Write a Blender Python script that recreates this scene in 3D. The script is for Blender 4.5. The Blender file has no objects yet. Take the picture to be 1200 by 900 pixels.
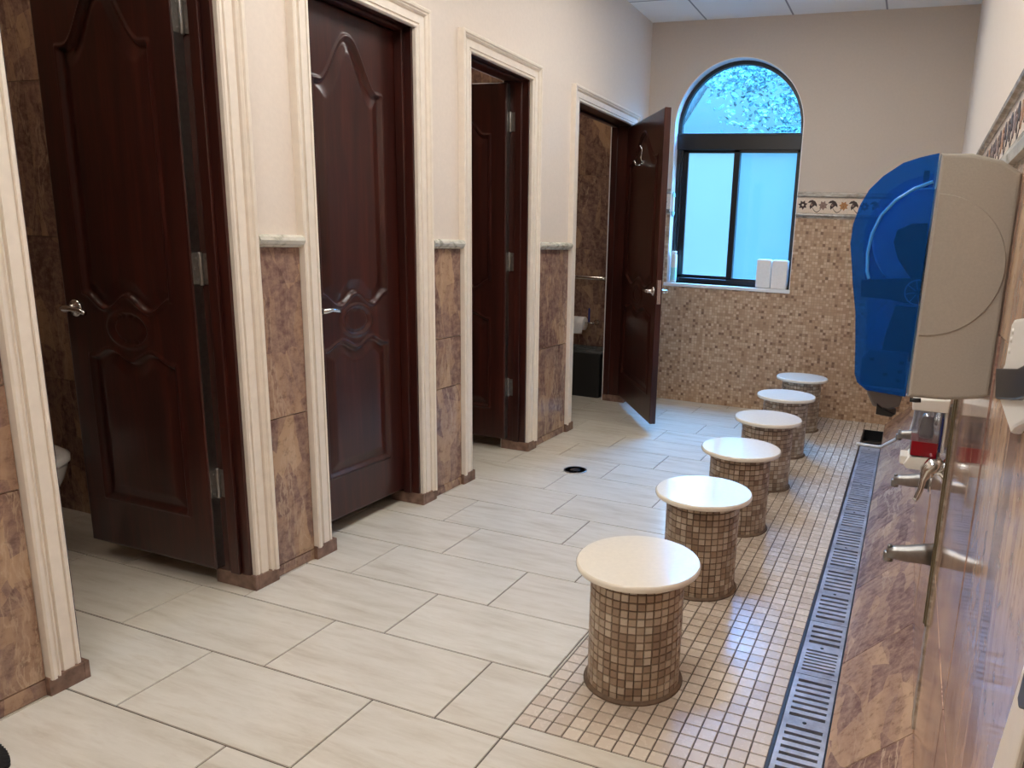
import bpy, bmesh, math, random
import numpy as np
from mathutils import Matrix, Vector

R = random.Random(7)
sc = bpy.context.scene
COL = sc.collection
PI = math.pi

# ------------------------------------------------------------------ colours
def lin(c):
    c = c / 255.0
    return c / 12.92 if c <= 0.04045 else ((c + 0.055) / 1.055) ** 2.4
def rgb(r, g, b):
    return (lin(r), lin(g), lin(b), 1.0)

# ------------------------------------------------------------------ node helper
class NT:
    def __init__(s, name):
        s.m = bpy.data.materials.new(name); s.m.use_nodes = True
        s.t = s.m.node_tree; s.t.nodes.clear()
        s.out = s.n('ShaderNodeOutputMaterial')
    def n(s, kind, **kw):
        nd = s.t.nodes.new(kind)
        for k, v in kw.items():
            if k.startswith('i_'):
                nd.inputs[k[2:].replace('_', ' ')].default_value = v
            else:
                setattr(nd, k, v)
        return nd
    def l(s, a, b):
        s.t.links.new(a, b)
    def math(s, op, a, b=None, c=None):
        nd = s.n('ShaderNodeMath', operation=op)
        for i, v in enumerate((a, b, c)):
            if v is None: continue
            if isinstance(v, (int, float)): nd.inputs[i].default_value = v
            else: s.l(v, nd.inputs[i])
        return nd.outputs[0]
    def ramp(s, fac, stops, interp='LINEAR'):
        nd = s.n('ShaderNodeValToRGB'); cr = nd.color_ramp; cr.interpolation = interp
        while len(cr.elements) < len(stops): cr.elements.new(0.5)
        for e, (p, c) in zip(cr.elements, stops):
            e.position = p; e.color = c
        s.l(fac, nd.inputs[0]); return nd.outputs[0]
    def mix(s, fac, a, b, mode='MIX'):
        nd = s.n('ShaderNodeMix', data_type='RGBA', blend_type=mode)
        for i, v in ((0, fac), (6, a), (7, b)):
            if isinstance(v, (int, float, tuple)): nd.inputs[i].default_value = v
            else: s.l(v, nd.inputs[i])
        return nd.outputs[2]
    def noise(s, vec, scale, detail=4, rough=0.5, dist=0.0):
        nd = s.n('ShaderNodeTexNoise', i_Scale=scale, i_Detail=detail, i_Roughness=rough, i_Distortion=dist)
        if vec is not None: s.l(vec, nd.inputs['Vector'])
        return nd.outputs['Fac']
    def mapping(s, vec, rot=(0, 0, 0), scale=(1, 1, 1), loc=(0, 0, 0)):
        nd = s.n('ShaderNodeMapping'); s.l(vec, nd.inputs[0])
        nd.inputs['Rotation'].default_value = rot; nd.inputs['Scale'].default_value = scale; nd.inputs['Location'].default_value = loc
        return nd.outputs[0]
    def uv(s, name='uv'):
        return s.n('ShaderNodeUVMap', uv_map=name).outputs[0]
    def obj(s):
        return s.n('ShaderNodeTexCoord').outputs['Object']
    def bump(s, h, strength=0.2, dist=0.01):
        nd = s.n('ShaderNodeBump', i_Strength=strength, i_Distance=dist); s.l(h, nd.inputs['Height']); return nd.outputs[0]
    def pbr(s, color, rough=0.5, metal=0.0, normal=None, coat=0.0, spec=0.5, **kw):
        nd = s.n('ShaderNodeBsdfPrincipled')
        for k, v in (('Base Color', color), ('Roughness', rough), ('Metallic', metal), ('Coat Weight', coat), ('Specular IOR Level', spec)):
            if isinstance(v, (int, float, tuple)): nd.inputs[k].default_value = v
            else: s.l(v, nd.inputs[k])
        for k, v in kw.items(): nd.inputs[k.replace('_', ' ')].default_value = v
        if normal is not None: s.l(normal, nd.inputs['Normal'])
        s.l(nd.outputs[0], s.out.inputs[0]); return nd

def plain(name, col, rough=0.5, metal=0.0, coat=0.0, spec=0.5, noise=0.0, scale=30, bump=0.0):
    t = NT(name)
    c, nrm = col, None
    if noise or bump:
        f = t.noise(t.obj(), scale, 5)
        if noise:
            d = tuple(x * (1 - noise) for x in col[:3]) + (1,)
            u = tuple(min(1, x * (1 + noise)) for x in col[:3]) + (1,)
            c = t.ramp(f, [(0.3, d), (0.7, u)])
        if bump: nrm = t.bump(f, bump, 0.004)
    t.pbr(c, rough, metal, nrm, coat, spec)
    return t.m

# ------------------------------------------------------------------ materials
M = {}
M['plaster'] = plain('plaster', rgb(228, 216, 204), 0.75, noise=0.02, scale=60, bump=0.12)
M['plaster_backlit'] = plain('plaster_backlit', rgb(206, 192, 178), 0.75, noise=0.02, scale=60, bump=0.12)  # same plaster, darkened in colour for the backlit end wall
M['white_paint'] = plain('white_paint', rgb(240, 240, 240), 0.45)
M['casing'] = plain('casing_paint', rgb(236, 225, 211), 0.42, noise=0.04, scale=25)
M['black_frame'] = plain('black_frame', rgb(28, 28, 30), 0.35)
M['plinth_marble'] = plain('plinth_marble', rgb(128, 100, 86), 0.25, noise=0.35, scale=28)
M['rubber'] = plain('black_rubber', rgb(16, 15, 16), 0.8, noise=0.4, scale=90, bump=0.5)
M['black_plastic'] = plain('black_plastic', rgb(20, 20, 22), 0.35)
M['chrome'] = plain('chrome', (0.72, 0.71, 0.69, 1), 0.16, 1.0, noise=0.06, scale=20)
M['brushed'] = plain('brushed_steel', (0.32, 0.31, 0.30, 1), 0.32, 1.0, noise=0.1, scale=60)
M['hinge'] = plain('hinge_metal', (0.30, 0.28, 0.26, 1), 0.38, 0.9, noise=0.12, scale=60)
M['bronze'] = plain('bronze_trim', rgb(112, 98, 72), 0.38, 0.55, noise=0.15, scale=40)
M['seat'] = plain('seat_stone', rgb(240, 231, 214), 0.16, noise=0.025, scale=70, coat=0.2)
M['grey_plastic'] = plain('beige_plastic', rgb(176, 170, 160), 0.5, noise=0.04, scale=300, bump=0.1)
M['grey_dark'] = plain('grey_plastic', rgb(112, 106, 100), 0.5)
M['white_plastic'] = plain('white_plastic', rgb(236, 232, 224), 0.32)
M['porcelain'] = plain('porcelain', rgb(238, 236, 232), 0.12, coat=0.3)
M['paper'] = plain('paper', rgb(242, 240, 238), 0.85, noise=0.03, scale=60, bump=0.1)
M['paper_edge'] = plain('paper_edge', rgb(225, 220, 214), 0.9, noise=0.08, scale=200)
M['blue_plastic'] = plain('blue_plastic', rgb(40, 50, 120), 0.4)
M['mint'] = plain('mint_plastic', rgb(170, 220, 215), 0.4)
M['dark_void'] = plain('wet_concrete', rgb(40, 36, 33), 0.4, noise=0.3, scale=20)
M['grout_brown'] = plain('grout_brown', rgb(118, 98, 80), 0.85, noise=0.2, scale=60)
M['grout_floor'] = plain('grout_floor', rgb(84, 74, 64), 0.8, noise=0.25, scale=12)
M['grout_marble'] = plain('grout_marble', rgb(120, 98, 82), 0.7)
M['tile_cream'] = plain('border_cream', rgb(226, 208, 188), 0.35, noise=0.1, scale=120)
M['motif_dark'] = plain('motif_dark', rgb(58, 38, 34), 0.35, noise=0.2, scale=80)
M['motif_rose'] = plain('motif_rose', rgb(140, 112, 100), 0.35, noise=0.15, scale=80)
M['motif_gold'] = plain('motif_gold', rgb(176, 122, 72), 0.35, noise=0.15, scale=80)
M['bark'] = plain('bark', rgb(90, 80, 70), 0.9, noise=0.3, scale=12, bump=0.6)
M['leaf'] = plain('leaf', rgb(116, 138, 132), 0.6, noise=0.3, scale=2)

def mat_metal_grate():
    t = NT('galvanised_grate')
    f = t.noise(t.obj(), 9, 8, 0.65)
    c = t.ramp(f, [(0.3, rgb(132, 130, 132)), (0.55, rgb(182, 182, 188)), (0.75, rgb(210, 212, 218))])
    r = t.math('MULTIPLY_ADD', f, 0.3, 0.26)
    t.pbr(c, r, 0.45, t.bump(t.noise(t.obj(), 120, 3), 0.25, 0.002))
    return t.m
M['grate'] = mat_metal_grate()

def mat_wood():
    t = NT('mahogany')
    o = t.obj()
    g = t.noise(t.mapping(o, scale=(9, 9, 0.7)), 2.2, 5, 0.55, 0.6)
    f = t.noise(t.mapping(o, scale=(60, 60, 1.5)), 4, 4, 0.6)
    s = t.math('ADD', t.math('MULTIPLY', g, 0.75), t.math('MULTIPLY', f, 0.25))
    c = t.ramp(s, [(0.3, rgb(38, 15, 12)), (0.5, rgb(56, 23, 18)), (0.7, rgb(76, 33, 25))])
    t.pbr(c, 0.3, 0.0, t.bump(f, 0.06, 0.002), coat=0.25, spec=0.45, Coat_Roughness=0.14)
    return t.m
M['wood'] = mat_wood()

def mat_marble(name, rot, rough, sheen_bump=0.0, stretch=0.13, light=0.0, tint=(1, 1, 1)):
    t = NT(name)
    uv = t.uv(); rnd = t.uv('rnd')
    warp = t.n('ShaderNodeTexNoise', i_Scale=2.2, i_Detail=4.0); t.l(uv, warp.inputs['Vector'])
    vm = t.n('ShaderNodeVectorMath', operation='MULTIPLY_ADD'); t.l(warp.outputs['Color'], vm.inputs[0])
    vm.inputs[1].default_value = (0.15, 0.15, 0); t.l(uv, vm.inputs[2])
    def field(r, sx, sy, loc, sc_, det, ro):
        return t.noise(t.mapping(vm.outputs[0], rot=(0, 0, r), scale=(sx, sy, 1), loc=loc), sc_, det, ro, 0.15)
    def shard(r, sx, sy, sc_, loc):
        v = t.n('ShaderNodeTexVoronoi', i_Scale=sc_, i_Randomness=1.0)
        t.l(t.mapping(vm.outputs[0], rot=(0, 0, r), scale=(sx, sy, 1), loc=loc), v.inputs['Vector'])
        q = t.n('ShaderNodeSeparateXYZ'); t.l(v.outputs['Color'], q.inputs[0]); return q.outputs[0]
    s1 = shard(rot, 1.0, stretch * 2.0, 8.5, (0, 0, 0)); s2 = shard(rot + 0.22, 1.0, stretch * 1.6, 15.0, (7, 3, 0))
    a = field(rot, 1.0, stretch, (0, 0, 0), 9.0, 9, 0.66)
    fine = t.noise(uv, 28, 8, 0.72)
    big = field(rot + 0.25, 1.0, 0.45, (5, 2, 0), 2.6, 3, 0.5)
    b = field(rot - 0.12, 1.0, stretch * 0.7, (3.1, 1.7, 0), 8, 7, 0.6)
    v1 = t.math('ADD', t.math('MULTIPLY', s1, 0.22), t.math('MULTIPLY', s2, 0.18))
    v2 = t.math('ADD', t.math('MULTIPLY', a, 0.42), t.math('MULTIPLY', big, 0.18))
    mixv = t.math('ADD', v1, v2)
    def L(c): return tuple(min(1, x * (1 + light) * k) for x, k in zip(c[:3], tint)) + (1,)
    base = t.ramp(mixv, [(0.30, L(rgb(112, 84, 76))), (0.42, L(rgb(136, 106, 95))), (0.50, L(rgb(152, 122, 108))), (0.58, L(rgb(176, 142, 116))), (0.68, L(rgb(206, 172, 136)))])
    ridge = t.math('ABSOLUTE', t.math('SUBTRACT', b, 0.5))
    vein = t.ramp(ridge, [(0.0, (1, 1, 1, 1)), (0.018, (0, 0, 0, 1))])
    msk = t.ramp(big, [(0.40, (0, 0, 0, 1)), (0.58, (1, 1, 1, 1))])
    c = t.mix(t.math('MULTIPLY', t.math('MULTIPLY', vein, msk), 0.75), base, L(rgb(218, 190, 160)))
    sp = t.n('ShaderNodeSeparateXYZ'); t.l(rnd, sp.inputs[0])
    c = t.mix(t.math('MULTIPLY', sp.outputs[0], 0.2), c, L(rgb(118, 88, 80)))
    c = t.mix(t.ramp(fine, [(0.46, (0, 0, 0, 1)), (0.62, (.45, .45, .45, 1))]), c, L(rgb(196, 164, 136)))
    c = t.mix(t.ramp(fine, [(0.34, (.5, .5, .5, 1)), (0.46, (0, 0, 0, 1))]), c, rgb(84, 58, 50))
    nrm = t.bump(t.noise(uv, 2.2, 2), sheen_bump, 0.02) if sheen_bump else None
    t.pbr(c, rough, 0.0, nrm, spec=0.5)
    return t.m
M['marble'] = mat_marble('brown_marble', -0.6, 0.2, stretch=0.27, light=-0.12, tint=(1, 1.0, 1.03))
M['marble_ledge'] = mat_marble('brown_marble_ledge', 0.95, 0.24, stretch=0.2, light=0.08, tint=(1, 1.0, 1.06))
M['marble_wall'] = mat_marble('brown_marble_polished', 0.04, 0.09, 0.04, stretch=0.09, light=0.3, tint=(1, 1.01, 1.06))
def mat_rail():
    t = NT('green_white_marble')
    f = t.noise(t.mapping(t.obj(), scale=(1, 2.2, 4)), 6, 6, 0.6, 1.0)
    t.pbr(t.ramp(f, [(0.35, rgb(150, 148, 132)), (0.5, rgb(206, 202, 188)), (0.7, rgb(226, 222, 210))]), 0.22)
    return t.m
M['rail'] = mat_rail()
def mat_rail_grey():
    t = NT('grey_marble_rail')
    f = t.noise(t.mapping(t.obj(), scale=(2, 2, 6)), 6, 6, 0.6, 1.0)
    t.pbr(t.ramp(f, [(0.35, rgb(128, 116, 104)), (0.5, rgb(158, 146, 132)), (0.7, rgb(190, 180, 166))]), 0.25)
    return t.m
M['rail_grey'] = mat_rail_grey()

def mat_floor_tile():
    t = NT('travertine_tile')
    uv = t.uv(); rnd = t.uv('rnd')
    a = t.noise(t.mapping(uv, rot=(0, 0, 0.14), scale=(0.9, 5.5, 1)), 2.6, 9, 0.66, 0.25)
    b = t.noise(t.mapping(uv, rot=(0, 0, 0.2), scale=(1, 6, 1), loc=(4, 2, 0)), 5.0, 9, 0.7, 0.3)
    c = t.ramp(a, [(0.28, rgb(194, 184, 166)), (0.43, rgb(212, 205, 190)), (0.58, rgb(221, 215, 202)), (0.74, rgb(206, 196, 177))])
    c = t.mix(t.math('MULTIPLY', t.ramp(b, [(0.5, (0, 0, 0, 1)), (0.78, (1, 1, 1, 1))]), 0.4), c, rgb(188, 172, 154))
    sp = t.n('ShaderNodeSeparateXYZ'); t.l(rnd, sp.inputs[0])
    c = t.mix(t.math('MULTIPLY', sp.outputs[0], 0.14), c, rgb(204, 190, 172))
    r = t.math('MULTIPLY_ADD', t.noise(uv, 8, 5), 0.12, 0.13)
    t.pbr(c, r, 0.0, t.bump(t.noise(uv, 25, 5), 0.05, 0.004), spec=0.5)
    return t.m
M['floor_tile'] = mat_floor_tile()

def mat_mosaic_geo(name, stops, rough, stain=0.0):
    t = NT(name)
    rnd = t.uv('rnd'); sp = t.n('ShaderNodeSeparateXYZ'); t.l(rnd, sp.inputs[0])
    c = t.ramp(sp.outputs[0], stops)
    f = t.noise(t.obj(), 45, 5, 0.6)
    c = t.mix(t.math('MULTIPLY', f, 0.35), c, tuple(x * 0.55 for x in stops[0][1][:3]) + (1,))
    if stain:
        s = t.ramp(t.noise(t.obj(), 3.2, 6, 0.6), [(0.42, (0, 0, 0, 1)), (0.68, (1, 1, 1, 1))])
        c = t.mix(t.math('MULTIPLY', s, stain), c, rgb(160, 136, 116))
    t.pbr(c, t.math('MULTIPLY_ADD', f, 0.2, rough - 0.1), 0.0, t.bump(f, 0.08, 0.003))
    return t.m
M['mosaic_floor'] = mat_mosaic_geo('floor_mosaic', [(0.0, rgb(208, 192, 174)), (0.5, rgb(222, 208, 190)), (1.0, rgb(232, 220, 204))], 0.26, 0.22)
M['mosaic_stool'] = mat_mosaic_geo('stool_mosaic', [(0.0, rgb(142, 118, 98)), (0.2, rgb(166, 141, 118)), (0.5, rgb(184, 162, 138)), (0.8, rgb(200, 180, 158)), (1.0, rgb(216, 202, 182))], 0.38)

def mat_mosaic_wall():
    t = NT('wall_mosaic')
    uv = t.uv(); P = 0.0225
    sc_ = t.mapping(uv, scale=(1 / P, 1 / P, 1))
    fl = t.n('ShaderNodeVectorMath', operation='FLOOR'); t.l(sc_, fl.inputs[0])
    wn = t.n('ShaderNodeTexWhiteNoise', noise_dimensions='2D'); t.l(fl.outputs[0], wn.inputs['Vector'])
    fr = t.n('ShaderNodeVectorMath', operation='FRACTION'); t.l(sc_, fr.inputs[0])
    sp = t.n('ShaderNodeSeparateXYZ'); t.l(fr.outputs[0], sp.inputs[0])
    def edge(s): return t.math('ABSOLUTE', t.math('SUBTRACT', s, 0.5))
    m = t.math('MAXIMUM', edge(sp.outputs[0]), edge(sp.outputs[1]))
    grout = t.ramp(m, [(0.43, (0, 0, 0, 1)), (0.47, (1, 1, 1, 1))])
    c = t.ramp(wn.outputs['Value'], [(0.0, rgb(112, 80, 62)), (0.05, rgb(140, 106, 82)), (0.12, rgb(176, 142, 112)), (0.45, rgb(194, 162, 130)), (0.75, rgb(206, 176, 146)), (1.0, rgb(222, 198, 168))])
    c = t.mix(t.math('MULTIPLY', t.noise(uv, 40, 5), 0.4), c, rgb(176, 142, 112))
    c = t.mix(grout, c, rgb(168, 138, 112))
    t.pbr(c, 0.42, 0.0, t.bump(t.math('SUBTRACT', 1.0, grout), 0.35, 0.002))
    return t.m
M['mosaic_wall'] = mat_mosaic_wall()

def mat_ceiling():
    t = NT('ceiling_tile')
    uv = t.uv()
    sp = t.n('ShaderNodeSeparateXYZ'); t.l(uv, sp.inputs[0])
    def line(v, off):
        f = t.math('FRACT', t.math('MULTIPLY_ADD', v, 1 / 0.66, off))
        return t.math('ABSOLUTE', t.math('SUBTRACT', f, 0.5))
    m = t.math('MAXIMUM', line(sp.outputs[0], 1.705 / 0.66), line(sp.outputs[1], -5.43 / 0.66))
    g = t.ramp(m, [(0.488, (0, 0, 0, 1)), (0.491, (1, 1, 1, 1))])
    g2 = t.ramp(t.noise(uv, 260, 2), [(0.62, (0, 0, 0, 1)), (0.68, (1, 1, 1, 1))])
    c = t.mix(t.math('MULTIPLY', g2, 0.12), rgb(244, 244, 242), rgb(190, 188, 184))
    c = t.mix(g, c, rgb(150, 150, 152))  # grey lines paint the shadow gaps along the grid
    t.pbr(c, 0.8)
    return t.m
M['ceiling'] = mat_ceiling()

def mat_emit(name, col, strength):
    t = NT(name); e = t.n('ShaderNodeEmission'); e.inputs[0].default_value = col; e.inputs[1].default_value = strength
    t.l(e.outputs[0], t.out.inputs[0]); return t.m
M['lamp'] = mat_emit('lamp_diffuser', (1.0, 0.97, 0.92, 1), 13.6)
M['stall_fill'] = mat_emit('stall_fill_glow', (1.0, 0.86, 0.70, 1), 22.0)

def mat_glass(name, tint, gloss=0.05, frost=0.0, fcol=(1, 1, 1, 1)):
    t = NT(name)
    tr = t.n('ShaderNodeBsdfTransparent'); tr.inputs[0].default_value = tint
    gl = t.n('ShaderNodeBsdfGlossy', i_Roughness=0.05)
    sh = tr.outputs[0]
    if frost:
        tl = t.n('ShaderNodeBsdfTranslucent')
        f = t.noise(t.obj(), 3.0, 4, 0.6, 0.6)
        cc = t.ramp(f, [(0.35, tuple(x * 0.9 for x in fcol[:3]) + (1,)), (0.65, fcol)])
        t.l(cc, tl.inputs[0])
        mx = t.n('ShaderNodeMixShader'); mx.inputs[0].default_value = frost
        t.l(sh, mx.inputs[1]); t.l(tl.outputs[0], mx.inputs[2]); sh = mx.outputs[0]
    m2 = t.n('ShaderNodeMixShader'); m2.inputs[0].default_value = gloss
    t.l(sh, m2.inputs[1]); t.l(gl.outputs[0], m2.inputs[2]); t.l(m2.outputs[0], t.out.inputs[0])
    return t.m
M['fan_glass'] = mat_glass('blue_tinted_glass', (0.36, 0.68, 0.94, 1), 0.04)
M['frosted'] = mat_glass('frosted_glass', (0.46, 0.70, 0.86, 1), 0.03, 0.03, (0.40, 0.62, 0.70, 1))
M['frosted_inner'] = mat_glass('frosted_glass_right', (0.36, 0.64, 0.84, 1), 0.03, 0.03, (0.34, 0.60, 0.70, 1))
def mat_blue_cover():
    t = NT('blue_translucent_plastic')
    tr = t.n('ShaderNodeBsdfTransparent'); tr.inputs[0].default_value = (0.30, 0.58, 0.92, 1)
    d = t.n('ShaderNodeBsdfPrincipled'); d.inputs['Base Color'].default_value = (0.015, 0.20, 0.70, 1); d.inputs['Roughness'].default_value = 0.12
    mx = t.n('ShaderNodeMixShader'); mx.inputs[0].default_value = 0.2
    t.l(tr.outputs[0], mx.inputs[1]); t.l(d.outputs[0], mx.inputs[2]); t.l(mx.outputs[0], t.out.inputs[0])
    return t.m
M['blue_cover'] = mat_blue_cover()
def mat_clear(name, tint, body, fac, rough=0.1):
    t = NT(name)
    tr = t.n('ShaderNodeBsdfTransparent'); tr.inputs[0].default_value = tint
    d = t.n('ShaderNodeBsdfPrincipled'); d.inputs['Base Color'].default_value = body; d.inputs['Roughness'].default_value = rough
    mx = t.n('ShaderNodeMixShader'); mx.inputs[0].default_value = fac
    t.l(tr.outputs[0], mx.inputs[1]); t.l(d.outputs[0], mx.inputs[2]); t.l(mx.outputs[0], t.out.inputs[0])
    return t.m
M['lit_rib'] = plain('lit_rib', rgb(52, 150, 245), 0.12, coat=0.5)  # brighter blue paints the light gathered along the cover's ridge
M['clear_tank'] = mat_clear('clear_grey_plastic', (0.85, 0.87, 0.9, 1), rgb(150, 150, 160), 0.35)
M['bag'] = mat_clear('clear_bag', (0.75, 0.75, 0.75, 1), rgb(150, 150, 148), 0.25, 0.2)
M['red_soap'] = mat_clear('red_soap', (0.7, 0.04, 0.07, 1), rgb(165, 18, 36), 0.8)

# ------------------------------------------------------------------ mesh builder
class B:
    def __init__(s):
        s.bm = bmesh.new(); s.uv = s.bm.loops.layers.uv.new('uv'); s.rn = s.bm.loops.layers.uv.new('rnd')
    def face(s, pts, mat=0, uvs=None, rnd=(0, 0), smooth=False):
        vs = [s.bm.verts.new(p) for p in pts]
        return s.vface(vs, mat, uvs, rnd, smooth)
    def vface(s, vs, mat=0, uvs=None, rnd=(0, 0), smooth=False):
        f = s.bm.faces.new(vs); f.material_index = mat; f.smooth = smooth
        for i, lp in enumerate(f.loops):
            if uvs is not None: lp[s.uv].uv = uvs[i]
            lp[s.rn].uv = rnd
        return f
    def box(s, x0, x1, y0, y1, z0, z1, mat=0, bev=0.0, mtx=None, seg=2):
        vs = [s.bm.verts.new((x, y, z)) for x in (x0, x1) for y in (y0, y1) for z in (z0, z1)]
        fs = []
        for q in ((0, 1, 3, 2), (4, 6, 7, 5), (0, 4, 5, 1), (2, 3, 7, 6), (0, 2, 6, 4), (1, 5, 7, 3)):
            f = s.bm.faces.new([vs[i] for i in q]); f.material_index = mat; fs.append(f)
        if mtx is not None:
            for v in vs: v.co = mtx @ v.co
        if bev > 0:
            es = list({e for f in fs for e in f.edges})
            bmesh.ops.bevel(s.bm, geom=es, offset=bev, segments=seg, affect='EDGES', profile=0.5, material=mat)
        return s
    def prism(s, pts, a0, a1, axis='y', mat=0, bev=0.0, smooth=False, seg=2):
        """polygon of 2D points; axis y: (x,z); axis z: (x,y); axis x: (y,z)"""
        def P(p, a):
            return {'y': (p[0], a, p[1]), 'z': (p[0], p[1], a), 'x': (a, p[0], p[1])}[axis]
        v0 = [s.bm.verts.new(P(p, a0)) for p in pts]; v1 = [s.bm.verts.new(P(p, a1)) for p in pts]
        n = len(pts); fs = []
        fs.append(s.bm.faces.new(v0)); fs.append(s.bm.faces.new(v1[::-1]))
        for i in range(n):
            f = s.bm.faces.new([v0[i], v1[i], v1[(i + 1) % n], v0[(i + 1) % n]]); f.smooth = smooth; fs.append(f)
        for f in fs: f.material_index = mat
        bmesh.ops.recalc_face_normals(s.bm, faces=fs)
        if bev > 0:
            es = [e for e in list(fs[0].edges) + list(fs[1].edges)]
            bmesh.ops.bevel(s.bm, geom=es, offset=bev, segments=seg, affect='EDGES', profile=0.5, material=mat)
        return s
    def lathe(s, prof, seg=32, mtx=None, mat=0, smooth=True):
        rings = []
        for r, z in prof:
            if r < 1e-6: rings.append([s.bm.verts.new((0, 0, z))])
            else: rings.append([s.bm.verts.new((r * math.cos(2 * PI * i / seg), r * math.sin(2 * PI * i / seg), z)) for i in range(seg)])
        fs = []
        for a, b in zip(rings, rings[1:]):
            for i in range(seg):
                j = (i + 1) % seg
                q = [a[0], b[i], b[j]] if len(a) == 1 and len(b) > 1 else ([a[i], b[0], a[j]] if len(b) == 1 and len(a) > 1 else ([a[i], b[i], b[j], a[j]] if len(a) > 1 else None))
                if q:
                    f = s.bm.faces.new(q); f.material_index = mat; f.smooth = smooth; fs.append(f)
        if len(rings[0]) > 1: fs.append(s.bm.faces.new(rings[0]))
        if len(rings[-1]) > 1: fs.append(s.bm.faces.new(rings[-1]))
        for f in fs[-2:]: f.material_index = mat
        bmesh.ops.recalc_face_normals(s.bm, faces=fs)
        if mtx is not None:
            for rg in rings:
                for v in rg: v.co = mtx @ v.co
        return s
    def tube(s, path, r, seg=12, mat=0, flat=1.0, up=None):
        """swept round (or flattened) tube; r a number or one per point"""
        P = [Vector(p) for p in path]; n = len(P)
        rr = r if isinstance(r, (list, tuple)) else [r] * n
        rings = []; prev = None
        for i in range(n):
            d = (P[min(i + 1, n - 1)] - P[max(i - 1, 0)]).normalized()
            if prev is None:
                a = Vector(up) if up else (Vector((0, 0, 1)) if abs(d.z) < 0.9 else Vector((1, 0, 0)))
            else: a = prev
            a = (a - d * a.dot(d)).normalized(); prev = a; b = d.cross(a)
            rings.append([s.bm.verts.new(P[i] + (a * math.cos(2 * PI * k / seg) * flat + b * math.sin(2 * PI * k / seg)) * rr[i]) for k in range(seg)])
        fs = []
        for A, Bq in zip(rings, rings[1:]):
            for k in range(seg):
                f = s.bm.faces.new([A[k], A[(k + 1) % seg], Bq[(k + 1) % seg], Bq[k]]); f.smooth = True; f.material_index = mat; fs.append(f)
        for rg in (rings[0], rings[-1]):
            f = s.bm.faces.new(rg); f.material_index = mat; fs.append(f)
        bmesh.ops.recalc_face_normals(s.bm, faces=fs)
        return s
    def loft(s, rings, mat=0, cap=True, smooth=True):
        vr = [[s.bm.verts.new(p) for p in rg] for rg in rings]; fs = []
        n = len(vr[0])
        for a, b in zip(vr, vr[1:]):
            for k in range(n):
                f = s.bm.faces.new([a[k], a[(k + 1) % n], b[(k + 1) % n], b[k]]); f.smooth = smooth; f.material_index = mat; fs.append(f)
        if cap:
            for rg in (vr[0], vr[-1]):
                f = s.bm.faces.new(rg); f.material_index = mat; fs.append(f)
        bmesh.ops.recalc_face_normals(s.bm, faces=fs)
        return s
    def tile(s, O, U, V, N, w, h, gap=0.003, dep=0.003, ch=0.0015, mat=0, rnd=None, tilt=0.0, rot_uv=False, flip=False):
        """one raised tile on a grout plane: origin corner O, unit axes U, V, normal N"""
        O, U, V, N = Vector(O), Vector(U), Vector(V), Vector(N)
        g = gap / 2
        def pt(a, b, d): return O + U * a + V * b + N * d
        c0 = [(g, g), (w - g, g), (w - g, h - g), (g, h - g)]
        c1 = [(g + ch, g + ch), (w - g - ch, g + ch), (w - g - ch, h - g - ch), (g + ch, h - g - ch)]
        ox, oy = R.uniform(0, 40), R.uniform(0, 40)
        if rnd is None: rnd = (R.random(), R.random())
        tl = [R.uniform(-tilt, tilt) for _ in range(2)]
        def dd(a, b): return dep + tl[0] * (a - w / 2) + tl[1] * (b - h / 2)
        v0 = [s.bm.verts.new(pt(a, b, 0)) for a, b in c0]
        v1 = [s.bm.verts.new(pt(a, b, dd(a, b))) for a, b in c1]
        fl = R.choice((1, -1)) if flip else 1
        def uvp(a, b): return (ox + fl * (b if rot_uv else a), oy + (a if rot_uv else b))
        uu = [uvp(a, b) for a, b in c1]; u0 = [uvp(a, b) for a, b in c0]
        fs = [s.vface(v1, mat, uu, rnd)]
        for i in range(4):
            j = (i + 1) % 4
            fs.append(s.vface([v0[i], v0[j], v1[j], v1[i]], mat, [u0[i], u0[j], uu[j], uu[i]], rnd))
        if U.cross(V).dot(N) < 0:
            for f in fs: f.normal_flip()
        return s
    def planar_uv(s, ua, va):
        s.bm.faces.ensure_lookup_table()
        for f in s.bm.faces:
            for lp in f.loops: lp[s.uv].uv = (lp.vert.co[ua], lp.vert.co[va])
        return s
    def done(s, name, mats, parent=None, loc=None, label=None, cat=None, group=None, kind=None, smooth_angle=None):
        me = bpy.data.meshes.new(name); s.bm.normal_update(); s.bm.to_mesh(me); s.bm.free()
        for m in (mats if isinstance(mats, (list, tuple)) else [mats]): me.materials.append(M[m])
        o = bpy.data.objects.new(name, me); COL.objects.link(o)
        if smooth_angle is not None: smooth(o, smooth_angle)
        if parent is not None: o.parent = parent
        if loc is not None: o.location = loc
        return tag(o, label, cat, group, kind)

def smooth(o, deg=40):
    me = o.data
    for p in me.polygons: p.use_smooth = True
    bm = bmesh.new(); bm.from_mesh(me)
    for e in bm.edges:
        e.smooth = len(e.link_faces) == 2 and e.calc_face_angle(9) < math.radians(deg)
    bm.to_mesh(me); bm.free()
def tag(o, label=None, cat=None, group=None, kind=None):
    for k, v in (('label', label), ('category', cat), ('group', group), ('kind', kind)):
        if v: o[k] = v
    return o
def empty(name, loc=(0, 0, 0), label=None, cat=None, group=None, kind=None, rot=(0, 0, 0), parent=None):
    o = bpy.data.objects.new(name, None); COL.objects.link(o); o.location = loc; o.rotation_euler = rot; o.empty_display_size = 0.1
    if parent is not None: o.parent = parent
    return tag(o, label, cat, group, kind)
def copy_tree(o, parent=None):
    c = o.copy(); COL.objects.link(c)
    if parent is not None: c.parent = parent
    for ch in list(o.children): copy_tree(ch, c)
    return c
def T(x, y, z): return Matrix.Translation((x, y, z))
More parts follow.
